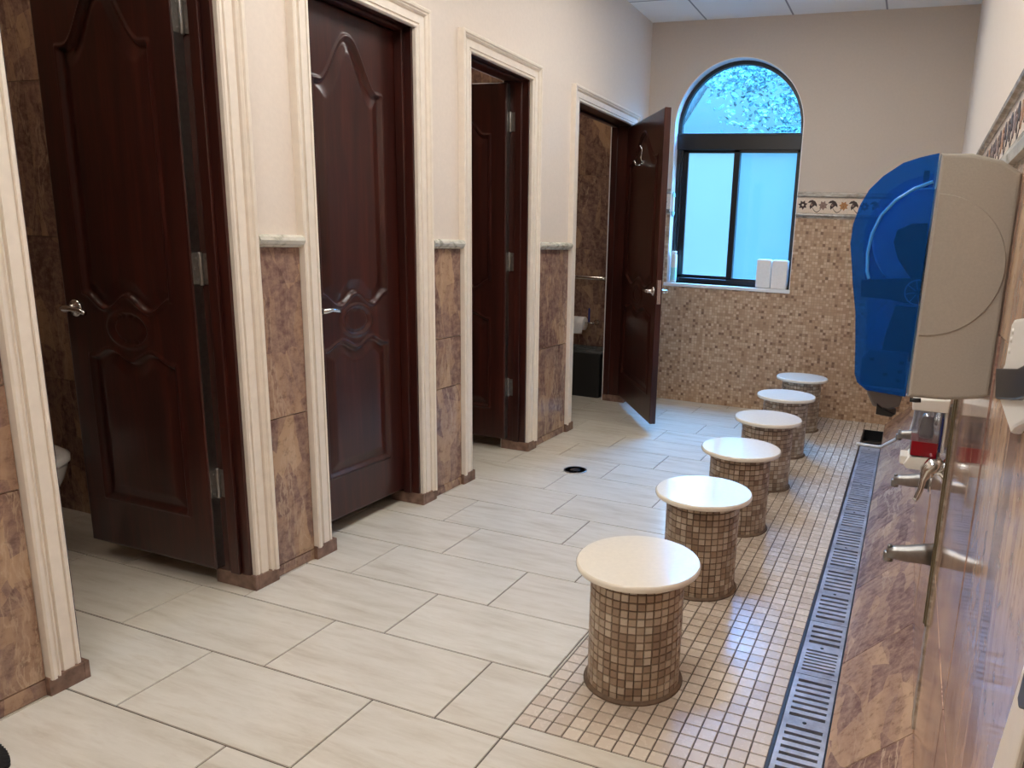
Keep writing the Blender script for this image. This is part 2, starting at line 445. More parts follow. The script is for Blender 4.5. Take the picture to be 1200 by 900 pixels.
def RX(a): return Matrix.Rotation(a, 4, 'X')
def RY(a): return Matrix.Rotation(a, 4, 'Y')
def RZ(a): return Matrix.Rotation(a, 4, 'Z')

# ------------------------------------------------------------------ main dimensions (metres)
WL, WLI = -2.14, -2.30          # hall face and stall face of the partition with the doors
YB = 5.95                       # end wall with the window
ZC = 2.985                      # ceiling
YF = -1.6                       # wall behind the camera
XS = -3.75                      # rear wall of the stalls
XT = 0.130                      # tiled lower right wall
def xu(y): return 0.186 + 0.0066 * y   # plastered upper right wall
DX0, DX1 = -0.213, -0.068       # drain channel
XM = -0.89                      # border between large floor tiles and floor mosaic
OP = [(1.276, 1.897), (2.28, 2.90), (3.333, 3.963), (4.59, 5.60)]   # four door openings
ZH = 2.165                      # head of the openings

# ------------------------------------------------------------------ floor
b = B()
b.box(XS - .1, DX0, YF - .1, YB + .1, -0.12, -0.003)
b.box(DX0, DX1, 5.70, YB + .1, -0.12, -0.003)
y0 = 1.2243; PY = 0.3068; LX = 0.6136
ph = {'A': -1.92, 'B': -1.714, 'C': -2.128}
seq = {0: 'A', 1: 'B', 2: 'C', 3: 'A', 4: 'B', 5: 'A', 6: 'C', 7: 'B'}
for k in range(-9, 16):
    ya, yb = y0 + k * PY, y0 + (k + 1) * PY
    ya, yb = max(ya, YF), min(yb, YB)
    if yb - ya < .02: continue
    p = ph[seq.get(k, 'ABC'[k % 3])]
    j = p - 4 * LX
    while j < XM:
        xa, xb = max(j, XS), min(j + LX, XM)
        if xb - xa > 0.01:
            b.tile((xa, ya, -0.003), (1, 0, 0), (0, 1, 0), (0, 0, 1), xb - xa, yb - ya, 0.0045, 0.003, 0.0012, mat=1)
        j += LX
    if yb <= 1.54:      # the rows in front of the mosaic run on to the drain
        b.tile((XM, ya, -0.003), (1, 0, 0), (0, 1, 0), (0, 0, 1), min(LX, DX0 - XM), yb - ya, 0.0045, 0.003, 0.0012, mat=1)
        if DX0 - XM > LX: b.tile((XM + LX, ya, -0.003), (1, 0, 0), (0, 1, 0), (0, 0, 1), DX0 - XM - LX, yb - ya, 0.0045, 0.003, 0.0012, mat=1)
b.tile((XM, 1.531, -0.003), (1, 0, 0), (0, 1, 0), (0, 0, 1), DX0 - XM, 0.069, 0.0045, 0.003, 0.0012, mat=1)
b.done('floor', ['grout_floor', 'floor_tile'], kind='structure', label='floor of large cream travertine-look tiles with dark joints', cat='floor')

b = B()
NC = 14; pm = (DX0 - XM) / NC
ny = int((YB - 1.60) / pm) + 1
for i in range(NC):
    for jj in range(ny):
        ya = 1.60 + jj * pm
        h = min(pm, YB - ya)
        if h < .01: continue
        b.tile((XM + i * pm, ya, -0.0032), (1, 0, 0), (0, 1, 0), (0, 0, 1), pm, h, 0.0034, 0.003, 0.001)
for i in range(3):
    for jj in range(6):
        ya = 5.71 + jj * pm
        h = min(pm, YB - ya)
        if h > .01: b.tile((DX0 + i * pm, ya, -0.0032), (1, 0, 0), (0, 1, 0), (0, 0, 1), pm if i < 2 else DX1 - DX0 - 2 * pm, h, 0.0034, 0.003, 0.001)
b.done('floor_mosaic', 'mosaic_floor', kind='structure', label='floor strip of small square beige mosaic tiles between stools and drain', cat='floor')

# ------------------------------------------------------------------ ceiling
b = B()
b.box(XS - .1, 0.5, YF - .1, YB + .25, ZC, ZC + .1)
b.planar_uv(0, 1)
b.done('ceiling', 'ceiling', kind='structure', label='white suspended ceiling of square tiles in a thin grid', cat='ceiling')

# ------------------------------------------------------------------ walls
b = B()
ys = [YF] + [v for o in OP for v in o] + [YB]
for i in range(0, len(ys), 2):
    b.box(WLI, WL, ys[i], ys[i + 1], -0.01, ZC)
for a, c in OP:
    b.box(WLI, WL, a, c, ZH + 0.012, ZC)
b.done('wall_left', 'plaster', kind='structure', label='cream plastered partition wall with four stall doorways', cat='wall')

b = B()
b.box(XS - .1, 0.5, YF - .1, YF, -.01, ZC)
b.done('wall_front', 'plaster', kind='structure', label='cream plastered wall behind the camera', cat='wall')
b = B()
b.box(XS - .1, XS, YF, YB + .2, -.01, ZC, mat=0)
b.done('wall_stalls', 'plaster', kind='structure', label='outer wall at the rear of the stalls', cat='wall')

# right wall: plastered upper part, slightly out of parallel
b = B()
b.prism([(xu(YF), YF), (0.5, YF), (0.5, YB + .2), (xu(YB + .2), YB + .2)], 1.46, ZC, 'z')
b.done('wall_right', 'plaster', kind='structure', label='cream plastered upper right wall above the tiled border', cat='wall')

# tiled lower right wall
b = B()
b.box(XT, 0.5, YF, YB, -0.01, 1.465, mat=0)
TW = 0.58
yk = 1.76 - TW * 6
while yk < YB:
    ya, yb = max(yk, YF), min(yk + TW, YB)
    for z0, z1 in ((0.0, 0.60), (0.60, 1.205), (1.205, 1.465)):
        if yb - ya > .02: b.tile((XT, ya, z0), (0, 1, 0), (0, 0, 1), (-1, 0, 0), yb - ya, z1 - z0, 0.0016, 0.003, 0.0006, mat=1, tilt=0.0035)
    yk += TW
b.done('wall_right_tiling', ['grout_marble', 'marble_wall'], kind='structure', label='polished brown marble tiling on the lower right wall', cat='wall')

# sloping marble ledge between drain and wall
b = B()
LZ = 0.195
b.prism([(DX1, -0.12), (DX1, 0.0), (XT, LZ), (XT + .05, LZ), (XT + .05, -0.12)], YF, YB, 'y', mat=0)
sl = math.hypot(XT - DX1, LZ); U = Vector((XT - DX1, 0, LZ)) / sl; N = Vector((-LZ, 0, XT - DX1)) / sl
yk = 1.712 - 0.575 * 6
while yk < YB:
    ya, yb = max(yk, YF), min(yk + 0.575, YB)
    if yb - ya > .02: b.tile((DX1, ya, 0), U, (0, 1, 0), N, sl, yb - ya, 0.003, 0.003, 0.001, mat=1)
    yk += 0.575
b.done('wall_ledge', ['grout_marble', 'marble_ledge'], kind='structure', label='sloping brown marble ledge between floor drain and wall', cat='ledge')

b = B()
b.box(XT - 0.006, XT + 0.002, 1.728, 1.790, 0.19, 1.465, mat=1, bev=0.002)
b.box(XT - 0.010, XT + 0.002, 1.736, 1.782, 0.46, 1.465, bev=0.003)
b.box(XT - 0.013, XT + 0.002, 1.752, 1.764, 0.46, 1.465, bev=0.002)
b.done('trim_1', ['bronze', 'rail_grey'], kind='structure', label='vertical bronze trim strip on the marble wall beside the first spout', cat='trim')

# end wall with arched window opening
WX0, WX1, WC, WR, WZ, WS = -1.915, -0.895, -1.405, 0.51, 2.20, 0.985
b = B()
b.box(XS - .1, WX0, YB, YB + .2, -.01, ZC); b.box(WX1, 0.5, YB, YB + .2, -.01, ZC); b.box(WX0, WX1, YB, YB + .2, -.01, WS)
NA = 40
arc = [(WC - WR * math.cos(PI * i / NA), WZ + WR * math.sin(PI * i / NA)) for i in range(NA + 1)]
for p, q in zip(arc, arc[1:]):
    b.prism([p, q, (q[0], ZC), (p[0], ZC)], YB, YB + .2, 'y')
b.done('wall_back', 'plaster_backlit', kind='structure', label='plastered end wall around the arched window, backlit shade in its colour', cat='wall')
b = B()
ZM = 1.535; TM = 0.010
def mos(x0, x1, z0, z1): b.box(x0, x1, YB - TM, YB + .004, z0, z1)
mos(WL, WX0, 0, ZM); mos(WX1, XT, 0, ZM); mos(WX0, WX1, 0, WS - .03)
b.planar_uv(0, 2)
b.done('wall_back_mosaic', 'mosaic_wall', kind='structure', label='small tan and brown mosaic covering the lower end wall', cat='wall')

# border band with flowers and leaves, on the end wall and along the right wall
def star(cx, cz, r, n, rin=0.45, rot=0.0):
    return [(cx + (r if i % 2 == 0 else r * rin) * math.cos(rot + PI * i / n), cz + (r if i % 2 == 0 else r * rin) * math.sin(rot + PI * i / n)) for i in range(2 * n)]
def leafshape(cx, cz, s):
    pts = [(-.035, .012), (-.02, .030), (.0, .036), (.022, .026), (.036, .004), (.038, -.016), (.022, -.004), (.012, -.012), (.0, -.022), (-.012, -.034), (-.018, -.012), (-.012, .006), (-.004, .016), (-.016, .014)]
    return [(cx + x * s, cz + z * s) for x, z in pts]
def vine(cx, cz, s):
    top, bot = [], []
    for i in range(13):
        t = i / 12; x = -0.02 + 0.09 * t; z = 0.004 - 0.045 * math.sin(PI * min(1, t * 1.05)) ** 1.0 * (1 if t < 2 else 1)
        top.append((cx + x * s, cz + (z + .003) * s)); bot.append((cx + x * s, cz + (z - .003) * s))
    return top + bot[::-1]
def border(b, length, u0=0.0):
    """laid along local x from 0 to length, facing -y; z measured from the wall foot"""
    b.box(0, length, -0.010, 0.006, 1.575, 1.692, mat=0)
    u = 0.045 + u0; k = 0
    while u < length - .03:
        col = (1, 2, 3)[k % 3]
        b.prism(star(u, 1.634, 0.036, 7, 0.62, 0.3), -0.0115, -0.008, 'y', mat=col)
        if col == 1: b.prism(star(u, 1.634, 0.009, 6, 0.9), -0.0125, -0.011, 'y', mat=0)
        if u + 0.07 < length - .03:
            b.prism(leafshape(u + 0.069, 1.638, 1.0), -0.0115, -0.008, 'y', mat=1)
            b.prism(vine(u + 0.084, 1.626, 1.0), -0.0115, -0.008, 'y', mat=1)
            b.prism(star(u + 0.066, 1.637, 0.011, 5, 0.6), -0.0125, -0.011, 'y', mat=2)
        u += 0.152; k += 1
RAIL = [(0, 0.0), (-0.016, 0.0), (-0.024, 0.005), (-0.027, 0.013), (-0.024, 0.021), (-0.014, 0.026), (-0.012, 0.040), (0, 0.040)]
def rail_prof(b, length, z, flip=False, mat=0, s=1.0, out=1.0):
    pts = [(y * out, (0.04 - zz if flip else zz) * s + z) for y, zz in RAIL]
    b.prism(pts, 0, length, 'x', mat=mat)
b = B()
LB = XT + .05 - WX1
border(b, LB); rail_prof(b, LB, 1.535, True, 4); rail_prof(b, LB, 1.692, False, 4)
b.done('trim_2', ['tile_cream', 'motif_dark', 'motif_rose', 'motif_gold', 'rail_grey'], loc=(WX1, YB, 0), kind='structure', label='cream tile border with brown flowers and leaves on the end wall', cat='trim')
b = B()
LB2 = WX0 - WL
border(b, LB2); rail_prof(b, LB2, 1.535, True, 4); rail_prof(b, LB2, 1.692, False, 4)
b.done('trim_3', ['tile_cream', 'motif_dark', 'motif_rose', 'motif_gold', 'rail_grey'], loc=(WL, YB, 0), kind='structure', label='short piece of flowered tile border left of the window behind the open door', cat='trim')
b = B()
LR = YB - YF
border(b, LR); rail_prof(b, LR, 1.692, False, 4, 1.0, 1.1); b.prism([(0.006, 1.455), (-0.078, 1.455), (-0.082, 1.468), (-0.074, 1.480), (-0.020, 1.552), (-0.022, 1.566), (-0.014, 1.575), (0.006, 1.575)], 0, LR, 'x', mat=5)
o = b.done('trim_4', ['tile_cream', 'motif_dark', 'motif_rose', 'motif_gold', 'rail_grey', 'rail'], loc=(xu(YB), YB, 0), kind='structure', label='flowered tile border between stone rails along the right wall', cat='trim')
o.rotation_euler = (0, 0, -PI / 2 - math.atan(0.0066))

# marble wainscot of the partition wall, with stone rails on top
b = B()
def wains(ya, yb, zs):
    for z0, z1 in zip(zs, zs[1:]):
        b.tile((WL, ya, z0), (0, 1, 0), (0, 0, 1), (1, 0, 0), yb - ya, z1 - z0, 0.0022, 0.008, 0.001, mat=1, flip=True)
CW = 0.09
cols = [(YF, 0.60, (0, .05, .605, 1.235)), (0.60, OP[0][0] - CW, (0, .05, .605, .885, 1.235)), (OP[0][1] + CW, OP[1][0] - CW, (0, .045, .615, 1.235)),
        (OP[1][1] + CW, OP[2][0] - CW, (0, .045, .55, .80, 1.235)), (OP[2][1] + CW, OP[3][0] - CW, (0, .045, .62, 1.235)), (OP[3][1] + CW, YB, (0, .05, .61, 1.235))]
for ya, yb, zs in cols: wains(ya, yb, zs)
b.done('wall_left_wainscot', ['grout_marble', 'marble'], kind='structure', label='brown marble wainscot panels between the doorways', cat='wall')
names = ['left of the first doorway', None, 'between the first and second doorways', 'between the second and third doorways', 'between the third and fourth doorways', 'in the corner behind the open door']
cc = [(YF, OP[0][0] - CW)] + [(a, c) for a, c, _ in cols[2:]]
nn = [n for n in names if n]
for i, ((ya, yb), n) in enumerate(zip(cc, nn)):
    b = B()
    pts = [(WL, 0.0), (WL + .022, 0.0), (WL + .024, .006), (WL + .034, .012), (WL + .040, .024), (WL + .036, .036), (WL + .024, .043), (WL, .043)]
    b.prism([(x, z + 1.235) for x, z in pts], ya, yb, 'y', smooth=False)
    b.done('trim_%d' % (5 + i), 'rail', kind='structure', label='pale stone chair rail on the marble ' + n, cat='trim')

# stall partitions, lined with marble
def tiled_face(b, O, U, V, N, w, h, tw=0.305, th=0.61, mat=1):
    iz = 0; z = 0
    while z < h - .01:
        hh = min(th, h - z); x = -(0.15 if iz % 2 else 0.0)
        while x < w - .01:
            xa, xb = max(x, 0), min(x + tw, w)
            if xb - xa > .01:
                b.tile(Vector(O) + Vector(U) * xa + Vector(V) * z, U, V, N, xb - xa, hh, 0.002, 0.004, 0.001, mat=mat, flip=True)
            x += tw
        z += th; iz += 1
parts = [(0.78, 0.90, 'left of the first stall'), (2.13, 2.24, 'between the first and second stalls'), (3.10, 3.20, 'between the second and third stalls'), (4.18, 4.30, 'between the third and fourth stalls')]
for ya, yb, n in parts:
    b = B()
    b.box(XS, WLI, ya, yb, -.01, ZC)
    tiled_face(b, (XS, ya, 0), (1, 0, 0), (0, 0, 1), (0, -1, 0), WLI - XS, ZC)
    tiled_face(b, (XS, yb, 0), (1, 0, 0), (0, 0, 1), (0, 1, 0), WLI - XS, ZC)
    b.done('wall_stall', ['grout_marble', 'marble'], kind='structure', label='marble lined partition ' + n, cat='wall')
b = B()
tiled_face(b, (XS, YB, 0), (1, 0, 0), (0, 0, 1), (0, -1, 0), WLI - XS, ZC)
b.box(XS, WLI, YB - .001, YB + .01, 0, ZC)
for a, c in ((0.90, 2.13), (2.24, 3.10), (3.20, 4.18), (4.30, YB)):
    tiled_face(b, (XS, a, 0), (0, 1, 0), (0, 0, 1), (1, 0, 0), c - a, ZC)
b.done('wall_stall_lining', ['grout_marble', 'marble'], kind='structure', label='brown marble lining on the rear walls of the stalls', cat='wall')

# ------------------------------------------------------------------ doors
def panel_height(u, v, W):
    """relief of the carved door face (metres), u from the centre line, v from the door foot"""
    hw = W / 2 - 0.115; s = hw / 0.195; a = np.abs(u) / s
    top = 1.79 + 0.19 * 0.5 * (1 + np.cos(PI * np.minimum(1, a / 0.168)))
    bot = 0.951 + 0.026 * np.cos(2 * PI * a / 0.2)
    ltop = 0.752 - 0.018 * np.cos(2 * PI * a / 0.19)
    lbot = 0.20
    def curve_d(f, eps=1e-3):   # slope-corrected vertical distance to a curve z = f(u)
        return f
    sl_t = 0.19 * 0.5 * PI / 0.168 * np.abs(np.sin(PI * np.minimum(1, a / 0.168))) / s
    sl_b = 0.026 * 2 * PI / 0.2 * np.abs(np.sin(2 * PI * a / 0.2)) / s
    sl_l = 0.018 * 2 * PI / 0.19 * np.abs(np.sin(2 * PI * a / 0.19)) / s
    dt = (top - v) / np.sqrt(1 + sl_t ** 2); db = (v - bot) / np.sqrt(1 + sl_b ** 2)
    dl = (ltop - v) / np.sqrt(1 + sl_l ** 2); dlb = v - lbot
    side = hw - np.abs(u)
    d1 = np.minimum(np.minimum(dt, db), side); d2 = np.minimum(np.minimum(dl, dlb), side)
    d = np.maximum(d1, d2)
    h = np.zeros_like(d)
    bead = (d > -0.014) & (d <= 0); h[bead] = 0.007 * np.sin(PI * (d[bead] + 0.014) / 0.014)
    g = (d > 0) & (d <= 0.010); h[g] = -0.013 * np.sin(0.5 * PI * d[g] / 0.010)
    r = (d > 0.010) & (d <= 0.052); h[r] = -0.013 + 0.012 * (d[r] - 0.010) / 0.042
    h[d > 0.052] = -0.001
    # medallion
    e = (np.sqrt((u / (0.093 * min(s, 1.4))) ** 2 + ((v - 0.855) / 0.064) ** 2) - 1) * 0.07
    md = (np.abs(e) < 0.011); h[md] = np.maximum(h[md], 0.0) + (0.006 * np.cos(0.5 * PI * e[md] / 0.011))
    ins = (e <= -0.011) & (e > -0.02); h[ins] = -0.004
    return h
LT = 0.045
def leaf_mesh(W, H, name):
    nu, nv = int(W / 0.0062), int(H / 0.0062)
    us = np.linspace(0, W, nu + 1); vs = np.linspace(0, H, nv + 1)
    UU, VV = np.meshgrid(us, vs)
    h = panel_height(UU - W / 2, VV, W)
    edge = np.minimum(np.minimum(UU, W - UU), np.minimum(VV, H - VV)); h[edge < 0.004] = -0.003
    n = (nu + 1) * (nv + 1)
    A = np.stack([UU, LT + h, VV], -1).reshape(-1, 3); Bk = np.stack([UU, -h, VV], -1).reshape(-1, 3)
    co = np.concatenate([A, Bk]).tolist()
    i = np.arange(nv)[:, None] * (nu + 1) + np.arange(nu)[None, :]
    i = i.reshape(-1)
    f1 = np.stack([i, i + nu + 1, i + nu + 2, i + 1], 1); f2 = np.stack([i, i + 1, i + nu + 2, i + nu + 1], 1) + n
    fs = f1.tolist() + f2.tolist()
    ring = list(range(nu)) + [r * (nu + 1) + nu for r in range(nv)] + [nv * (nu + 1) + k for k in range(nu, 0, -1)] + [r * (nu + 1) for r in range(nv, 0, -1)]
    m0 = len(fs)
    for k in range(len(ring)):
        a, c = ring[k], ring[(k + 1) % len(ring)]
        fs.append([a, c, c + n, a + n])
    me = bpy.data.meshes.new(name); me.from_pydata(co, [], fs); me.materials.append(M['wood'])
    sm = [True] * m0 + [False] * (len(fs) - m0); me.polygons.foreach_set('use_smooth', sm); me.update()
    return me
ZB, ZT = 0.070, 2.150
me_s = leaf_mesh(0.615, ZT - ZB, 'leaf'); me_o = leaf_mesh(0.650, ZT - ZB, 'leaf'); me_w = leaf_mesh(1.0, ZT - ZB, 'leaf')

def handle_mesh(side):
    """lever handle; side +1 on the hall face, -1 on the stall face; lever points to the hinge"""
    b = B(); yb = LT if side > 0 else 0.0; d = 1 if side > 0 else -1
    rot = RX(-PI / 2 * d)
    b.lathe([(0, 0), (0.031, 0), (0.033, 0.004), (0.028, 0.010), (0.016, 0.013), (0.0125, 0.030), (0.0125, 0.045), (0, 0.047)], 28, T(0, yb, 0) @ rot)
    y1 = yb + d * 0.045
    b.tube([(0.006, y1, 0), (-0.012, y1 + d * 0.006, 0.002), (-0.045, y1 + d * 0.004, 0.004), (-0.085, y1, -0.002), (-0.105, y1 - d * 0.004, -0.010)], [0.011, 0.0115, 0.0095, 0.0085, 0.007], 14)
    return b
def knob_mesh(side):
    b = B(); yb = LT if side > 0 else 0.0; d = 1 if side > 0 else -1
    b.lathe([(0, 0), (0.030, 0), (0.031, 0.005), (0.022, 0.010), (0.011, 0.014), (0.010, 0.030), (0.020, 0.038), (0.026, 0.050), (0.024, 0.062), (0.014, 0.069), (0, 0.071)], 28, T(0, yb, 0) @ RX(-PI / 2 * d))
    return b
def hinge_obj(parent, y, x, z, open_ang):
    b = B()
    b.lathe([(0, -.052), (0.006, -.052), (0.0075, -.048), (0.0075, .048), (0.006, .052), (0, .052)], 14, T(0, 0, 0))
    return b

door_lab = ['dark carved mahogany door of the first stall, standing ajar inward', 'dark carved mahogany door of the second stall, shut', 'dark carved mahogany door of the third stall, swung inward with a sheen strip on the hinge edge', 'wide dark mahogany door of the fourth stall, swung out in front of the window wall']
def door(i, leafmesh, W, origin, ang, lab):
    a, c = OP[i]
    D = empty('door_%d' % (i + 1), (WL, (a + c) / 2, 0), lab, 'door', kind='structure')
    off = Vector((-WL, -(a + c) / 2, 0))
    # jamb lining with stop
    b = B()
    for s, yy in ((1, a), (-1, c)):
        y1 = yy + s * 0.012
        b.box(WLI - .004, WL - .002, min(yy, y1), max(yy, y1), 0.055, ZH + .012, bev=0.001)
        y2 = yy + s * 0.026
        xs0, xs1 = ((-2.222, -2.18) if i < 3 else (-2.29, -2.25))
        b.box(xs0, xs1, min(y1, y2), max(y1, y2), 0.055, ZH, bev=0.003)
    b.box(WLI - .004, WL - .002, a, c, ZH, ZH + .012, bev=0.001)
    b.box(xs0, xs1, a, c, ZH - .014, ZH, bev=0.003)
    j = b.done('jamb', 'wood', D, loc=off)
    # marble plinths under the jambs
    for s, yy in ((1, a), (-1, c)):
        b = B()
        o1 = yy + s * 0.015; o2 = yy - s * (CW + .004)
        b.box(WLI - .006, WL + .026, min(o1, yy), max(o1, yy), 0.0, 0.055, bev=0.002)
        b.box(WL, WL + .026, min(yy, o2), max(yy, o2), 0.0, 0.055, bev=0.002)
        b.done('plinth', 'plinth_marble', D, loc=off)
    # painted casing, moulded, hall side (mitred frame) and plain on the stall side
    prof = [(0.0, 0.0), (0.0, 0.014), (0.005, 0.020), (0.013, 0.020), (0.015, 0.014), (0.019, 0.014), (0.021, 0.021), (0.050, 0.022), (0.052, 0.014), (0.057, 0.014), (0.060, 0.024), (0.066, 0.030), (0.069, 0.026), (0.073, 0.026), (0.076, 0.034), (0.085, 0.036), (0.090, 0.032), (0.090, 0.0)]
    def casing(xw, sx, z0):
        b = B()
        path = [((a, z0), (-1, 0)), ((a, ZH), (-1, 1)), ((c, ZH), (1, 1)), ((c, z0), (1, 0))]
        rings = []
        for (yy, zz), (dy, dz) in path:
            rings.append([(xw + sx * t, yy + dy * w, zz + dz * w) for w, t in prof])
        b.loft(rings, cap=True, smooth=False)
        return b
    casing(WL, 1, 0.05).done('casing', 'casing', D, loc=off)
    casing(WLI, -1, 0.0).done('inner_casing', 'white_paint', D, loc=off)
    # leaf with its fittings
    L = bpy.data.objects.new('leaf', leafmesh); COL.objects.link(L); L.parent = D
    L.location = off + Vector(origin); L.rotation_euler = (0, 0, ang)
    for side in (1, -1):
        bb = handle_mesh(side)
        bb.done('handle', 'chrome', L, loc=(W - 0.062, 0, 0.912), label='chrome lever handle')
    b = B(); b.box(W - .0005, W + .002, 0.010, LT - .010, 0.83, 0.99, bev=0.0008); b.done('latch_plate', 'chrome', L)
    if i in (0, 2):
        b = B(); b.box(-0.0022, 0.0003, 0.004, LT - .004, 0.004, ZT - ZB - .004); b.done('edge_sheen', 'brushed', L, label='strip standing in for the sheen on the hinge edge')  # strip added to imitate light caught on the varnished leaf edge
    for zz in (0.325, 1.085, 1.872):
        b = B()
        if i in (0, 2):
            b.lathe([(0, -.056), (0.006, -.056), (0.0075, -.050), (0.0075, .050), (0.006, .056), (0, .056)], 14, T(-0.009, 0.016, zz))
            b.box(-0.0050, -0.0022, 0.010, LT - .001, zz - .052, zz + .052, bev=0.001)
            b.box(-0.044, -0.010, 0.0085, 0.0120, zz - .052, zz + .052, bev=0.0015)
            for k in (-.036, 0.0, .036):
                b.lathe([(0, 0), (0.004, 0), (0.0034, 0.0012), (0, 0.0014)], 10, T(-0.026 - (0 if k else .008), 0.0120, zz + k) @ RX(-PI / 2))
                b.lathe([(0, 0), (0.004, 0), (0.0034, 0.0012), (0, 0.0014)], 10, T(-0.0050, 0.028 + (0 if k else .007), zz + k) @ RY(-PI / 2))
        else:
            py = -0.004 if i == 1 else LT + 0.004
            b.lathe([(0, -.052), (0.006, -.052), (0.0072, -.047), (0.0072, .047), (0.006, .052), (0, .052)], 14, T(-.002, py, zz))
            b.box(-0.0022, 0.0003, 0.004, LT - .004, zz - .05, zz + .05)
        b.done('hinge', 'hinge', L)
    return D, L
door(0, me_o, 0.650, (-2.264, 1.893, ZB), PI, door_lab[0])
door(1, me_s, 0.615, (-2.270, 2.8965, ZB), -PI / 2, door_lab[1])
door(2, me_o, 0.650, (-2.264, 3.959, ZB), PI, door_lab[2])
PIN = Vector((-2.128, 5.598, ZB)); FREE = Vector((-1.564, 4.777, ZB))
ang4 = math.atan2(FREE.y - PIN.y, FREE.x - PIN.x)
org4 = PIN - Vector((-math.sin(ang4), math.cos(ang4), 0)) * LT
D4, L4 = door(3, me_w, 1.0, tuple(org4), ang4, door_lab[3])
# coat hook on the stall face of the fourth door
b = B()
b.lathe([(0, 0), (0.016, 0), (0.016, 0.004), (0.008, 0.008), (0, 0.008)], 16, T(0, 0, 0) @ RX(PI / 2))
b.tube([(0, -.006, 0.0), (0, -.02, .03), (0.0, -.014, .085), (0, -.03, .115)], [0.006, 0.0055, 0.005, 0.007], 10)
b.tube([(0, -.006, 0.0), (0, -.03, -.02), (0, -.055, -.018), (0, -.068, 0.012)], [0.006, 0.0055, 0.005, 0.007], 10)
b.done('hook', 'chrome', L4, loc=(0.52, -0.001, 1.78), label='chrome coat hook')

# ------------------------------------------------------------------ window
Wn = empty('window_1', (WC, YB, WS), 'arched black framed window with blue panes in the end wall', 'window', kind='structure')
woff = Vector((-WC, -YB, -WS)); FY0, FY1 = YB + .085, YB + .13
def arch(r, z0, n=40, xl=None, cz=WZ, cx=WC):
    return [(cx + r, z0)] + [(cx + r * math.cos(PI * k / n), cz + r * math.sin(PI * k / n)) for k in range(n + 1)] + [(cx - r, z0)]
def ring_loft(b, o, i, y0, y1, mat=0):
    n = len(o)
    for k in range(n - 1):
        q = [o[k], o[k + 1], i[k + 1], i[k]]
        b.prism(q, y0, y1, 'y', mat=mat)
b = B(); ring_loft(b, arch(WR, WS), arch(WR - .006, WS), YB - .001, YB + .19)
b.done('reveal', 'white_paint', Wn, loc=woff)
b = B(); b.box(WX0 - .02, WX1 + .005, YB - .022, YB + .19, WS - .028, WS, bev=0.004)
b.done('sill', 'white_paint', Wn, loc=woff)
b = B()
ring_loft(b, arch(WR - .006, WS), arch(WR - .035, WS), FY0, FY1)
b.box(WX0 + .006, WX1 - .006, FY0 - .012, FY1 + .02, 2.045, 2.172, bev=0.004)
b.box(WX0 + .006, WX1 - .006, FY0 - .015, FY1 + .02, 2.150, 2.166, bev=0.003)
b.box(WX0 + .006, WX1 - .006, FY0 - .006, FY1 + .02, WS, 1.028, bev=0.004)
b.box(WX0 + .03, WX0 + .055, FY0 + .01, FY1 + .02, WS, 2.05, bev=0.003)
b.done('frame', 'black_frame', Wn, loc=woff)
for nm, x0, x1, z0, z1, yo, gm in (('sash', WX0 + .05, -1.385, 1.018, 2.05, .022, 'frosted'), ('sash', -1.435, WX1 - .012, 1.008, 2.05, -.004, 'frosted_inner')):
    b = B(); st = 0.034; st_l = 0.048
    b.box(x0, x0 + st_l, FY0 + yo, FY0 + yo + .022, z0, z1, bev=0.003); b.box(x1 - st, x1, FY0 + yo, FY0 + yo + .022, z0, z1, bev=0.003)
    b.box(x0, x1, FY0 + yo, FY0 + yo + .022, z0, z0 + .038, bev=0.003); b.box(x0, x1, FY0 + yo, FY0 + yo + .022, z1 - .026, z1, bev=0.003)
    f = b.done(nm, 'black_frame', Wn, loc=woff)
    b = B(); b.box(x0 + st_l - .006, x1 - st + .006, FY0 + yo + .008, FY0 + yo + .013, z0 + .03, z1 - .02)
    b.done('pane', gm, f, label='frosted light blue pane')
b = B(); b.prism(arch(WR - .033, 2.168), FY0 + .02, FY0 + .025, 'y')
b.done('fan_pane', 'fan_glass', Wn, loc=woff, label='half-round blue tinted pane')

